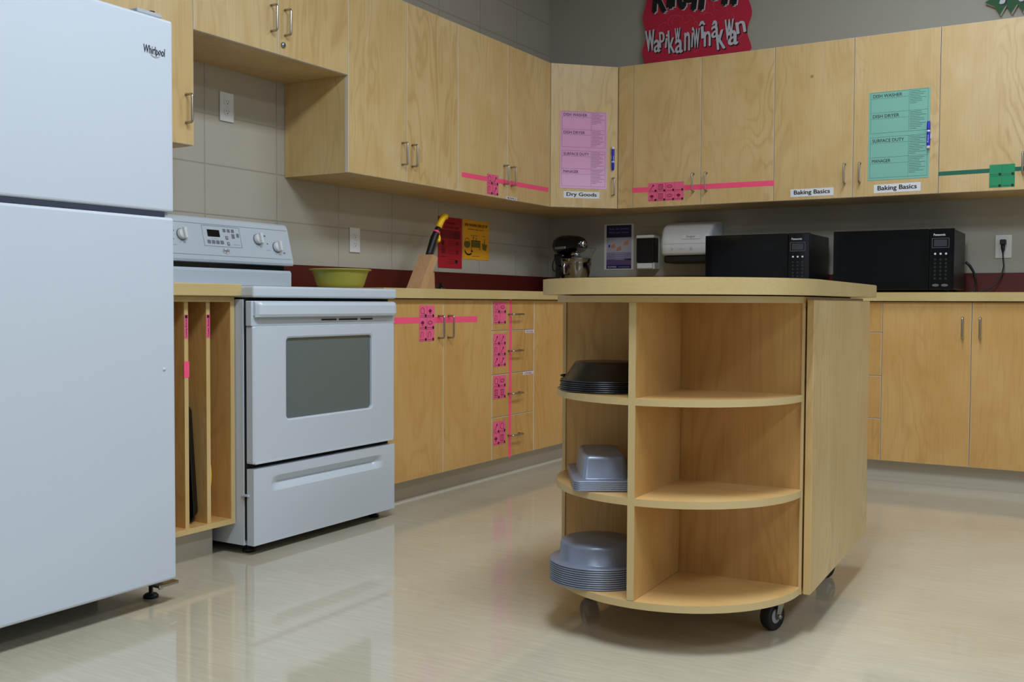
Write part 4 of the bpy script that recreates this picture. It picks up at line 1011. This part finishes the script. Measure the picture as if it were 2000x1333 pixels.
b.prism([(0.16, 0.203), (0.20, 0.198), (0.275, 0.256), (0.272, 0.259), (0.20, 0.202), (0.16, 0.206)], -0.055, 0.055, glassm); b.build('pouring_shield', mx, 'clear plastic pouring shield')
b = MB(); pts = []
for i in range(30):
    a = i/29*2*PI*0.95; pts.append((-0.115-0.045*(1-math.cos(a)), 0.02+0.01*math.sin(a), 0.18+0.045*math.sin(a)))
b.tube([(-0.10, 0.0, 0.22), (-0.11, 0.015, 0.20)]+pts[1:]+[(-0.12, 0.03, 0.10), (-0.13, 0.04, 0.004)], 0.0035, blackm, 8); b.build('cord', mx, 'coiled black cord')

# ------------------------------------------------------------------ dispensers
sd = thing('soap_dispenser', 'white and black wall soap dispenser left of the towel dispenser', 'soap dispenser', (0.645, -0.0015, 1.058))
b = MB(); b.box(0.0, 0.112, -0.018, 0, 0.0, 0.20, plastic, bev=0.004); b.box(0.0, 0.112, -0.100, -0.018, 0.182, 0.20, plastic, bev=0.004); b.box(0.0, 0.112, -0.085, -0.018, 0.0, 0.038, plastic, bev=0.004); b.build('housing', sd)
b = MB(); b.box(0.001, 0.111, -0.098, -0.0185, 0.0385, 0.1815, mat('smoked_plastic', (22, 20, 28), 0.15), bev=0.006); b.build('reservoir', sd, 'dark smoked soap tank')
b = MB(); b.box(0.008, 0.104, -0.105, -0.0855, 0.003, 0.034, plastic, bev=0.004); b.build('push_bar', sd)
td = thing('towel_dispenser', 'large rounded white paper towel dispenser on the back wall', 'towel dispenser', (0.840, -0.0015, 1.085))
b = MB(); W2 = 0.30
prof = [(0, 0.245), (-0.06, 0.243), (-0.12, 0.232), (-0.165, 0.210), (-0.19, 0.180), (-0.203, 0.140), (-0.206, 0.095), (-0.200, 0.060), (-0.188, 0.046), (0, 0.046)]
rings = []
for x_, s_ in ((0.0, 0.86), (0.006, 0.95), (0.020, 0.99), (0.045, 1.0), (W2-0.045, 1.0), (W2-0.020, 0.99), (W2-0.006, 0.95), (W2, 0.86)):
    rings.append([(x_, y_*s_, 0.145+(z_-0.145)*(0.5+0.5*s_)) for y_, z_ in prof])
b.loft(rings, mat('towel_case_white', (214, 216, 218), 0.35), smooth=True); td_b = b.build('cover', td)
b = MB(); b.box(0.012, W2-0.012, -0.180, -0.002, 0.002, 0.0465, blackm, bev=0.014, seg=3); b.build('feed_throat', td, 'dark lower throat')
p = MB(); p.rect(0.135, 0.136, 0.245, 0.158, plastic, y=-0.2068); p.text('Designer', 0.160, 0.139, 0.215, 0.155, ink, y=-0.2073, shear=0.2)
p.text('PUSH', 0.118, 0.0765, 0.146, 0.0835, gline, y=-0.2080)
for x_ in (0.075, 0.190): p.arc(x_, 0.080, 0.009, 0, 2*PI, 0.0014, gline, y=-0.2080, n=3)
p.rect(0.008, 0.1095, W2-0.008, 0.1105, gline, y=-0.2068)
p.build('markings', td_b)

# ------------------------------------------------------------------ microwaves
def microwave(label, x0, x1, y0, zt, nm):
    W3 = x1-x0; H = zt-0.9135; t = thing('microwave', label, 'microwave', (x0, y0, 0.9135), 0, 'black microwaves on the worktop')
    b = MB(); b.box(0.004, W3-0.004, 0.012, 0.40, 0.014, H-0.002, mwside, bev=0.004); b.build('case', t)
    b = MB()
    for fx, fy in ((0.04, 0.05), (W3-0.04, 0.05), (0.04, 0.36), (W3-0.04, 0.36)): b.lathe([(0, 0), (0.012, 0), (0.013, 0.016)], rubber, 14, (fx, fy, 0))
    b.build('feet', t)
    cx = W3-0.110
    b = MB(); b.box(0, cx-0.001, 0, 0.014, 0.012, H, mwfront, bev=0.004, seg=3); dr = b.build('door', t)
    b = MB(); b.prism(rr2(0.040, cx-0.035, 0.050, H-0.045, 0.02), -0.0006, 0, mat('microwave_screen', (10, 13, 20), 0.05)); b.build('window', dr)
    p = MB(); p.text('Inverter', 0.052, 0.030, 0.095, 0.040, greyplastic, y=-0.0008, shear=0.3, bold=0.02); p.arc(0.066, 0.037, 0.015, 0.3, 2.4, 0.0016, greyplastic, y=-0.0008, rz=0.006); p.build('lettering', dr, 'small silver lettering')
    b = MB(); b.box(cx, W3, 0, 0.014, 0.012, H, mwfront, bev=0.004, seg=3); cp = b.build('control_panel', t)
    p = MB(); p.text('Panasonic', cx+0.018, H-0.034, cx+0.070, H-0.024, chalk, y=-0.0003, bold=0.03)
    p.frame(cx+0.012, H-0.090, cx+0.086, H-0.046, 0.0014, btn, y=-0.0003); p.rect(cx+0.020, H-0.084, cx+0.078, H-0.052, dispgrey, y=-0.0003)
    for i in range(3): p.disc(cx+0.026+0.024*i, H-0.119, 0.0050, chalk, y=-0.0003, n=16)
    for j in range(6):
        for i in range(3): p.arc(cx+0.026+0.024*i, H-0.146-j*0.018, 0.0052, 0, 2*PI, 0.0009, dispgrey, y=-0.0003, n=10); p.disc(cx+0.026+0.024*i, H-0.146-j*0.018, 0.0014, btn, y=-0.0003, n=6)
    for i in range(2): p.disc(cx+0.030+0.040*i, 0.034, 0.0155, chrome, y=-0.0008, n=20, rz=0.0065)
    p.build('buttons', cp, 'white and silver key pad, display and lettering')
    return t
microwave('black microwave nearer the towel dispenser, partly behind the other', 1.222, 1.773, -0.50, 1.214, 0)
microwave('black microwave nearer the plugged outlet', 1.889, 2.447, -0.50, 1.215, 1)
b = MB(); b.tube([(2.449, -0.12, 1.07), (2.468, -0.11, 1.05), (2.484, -0.10, 1.02), (2.494, -0.09, 0.97), (2.485, -0.08, 0.925), (2.474, -0.10, 0.9175), (2.468, -0.094, 0.9175)], [0.006, 0.007, 0.006, 0.0045, 0.004, 0.004, 0.004], blackm, 10)
tag(b.build('power_cord'), 'short black cord coming out behind the right microwave', 'cord')
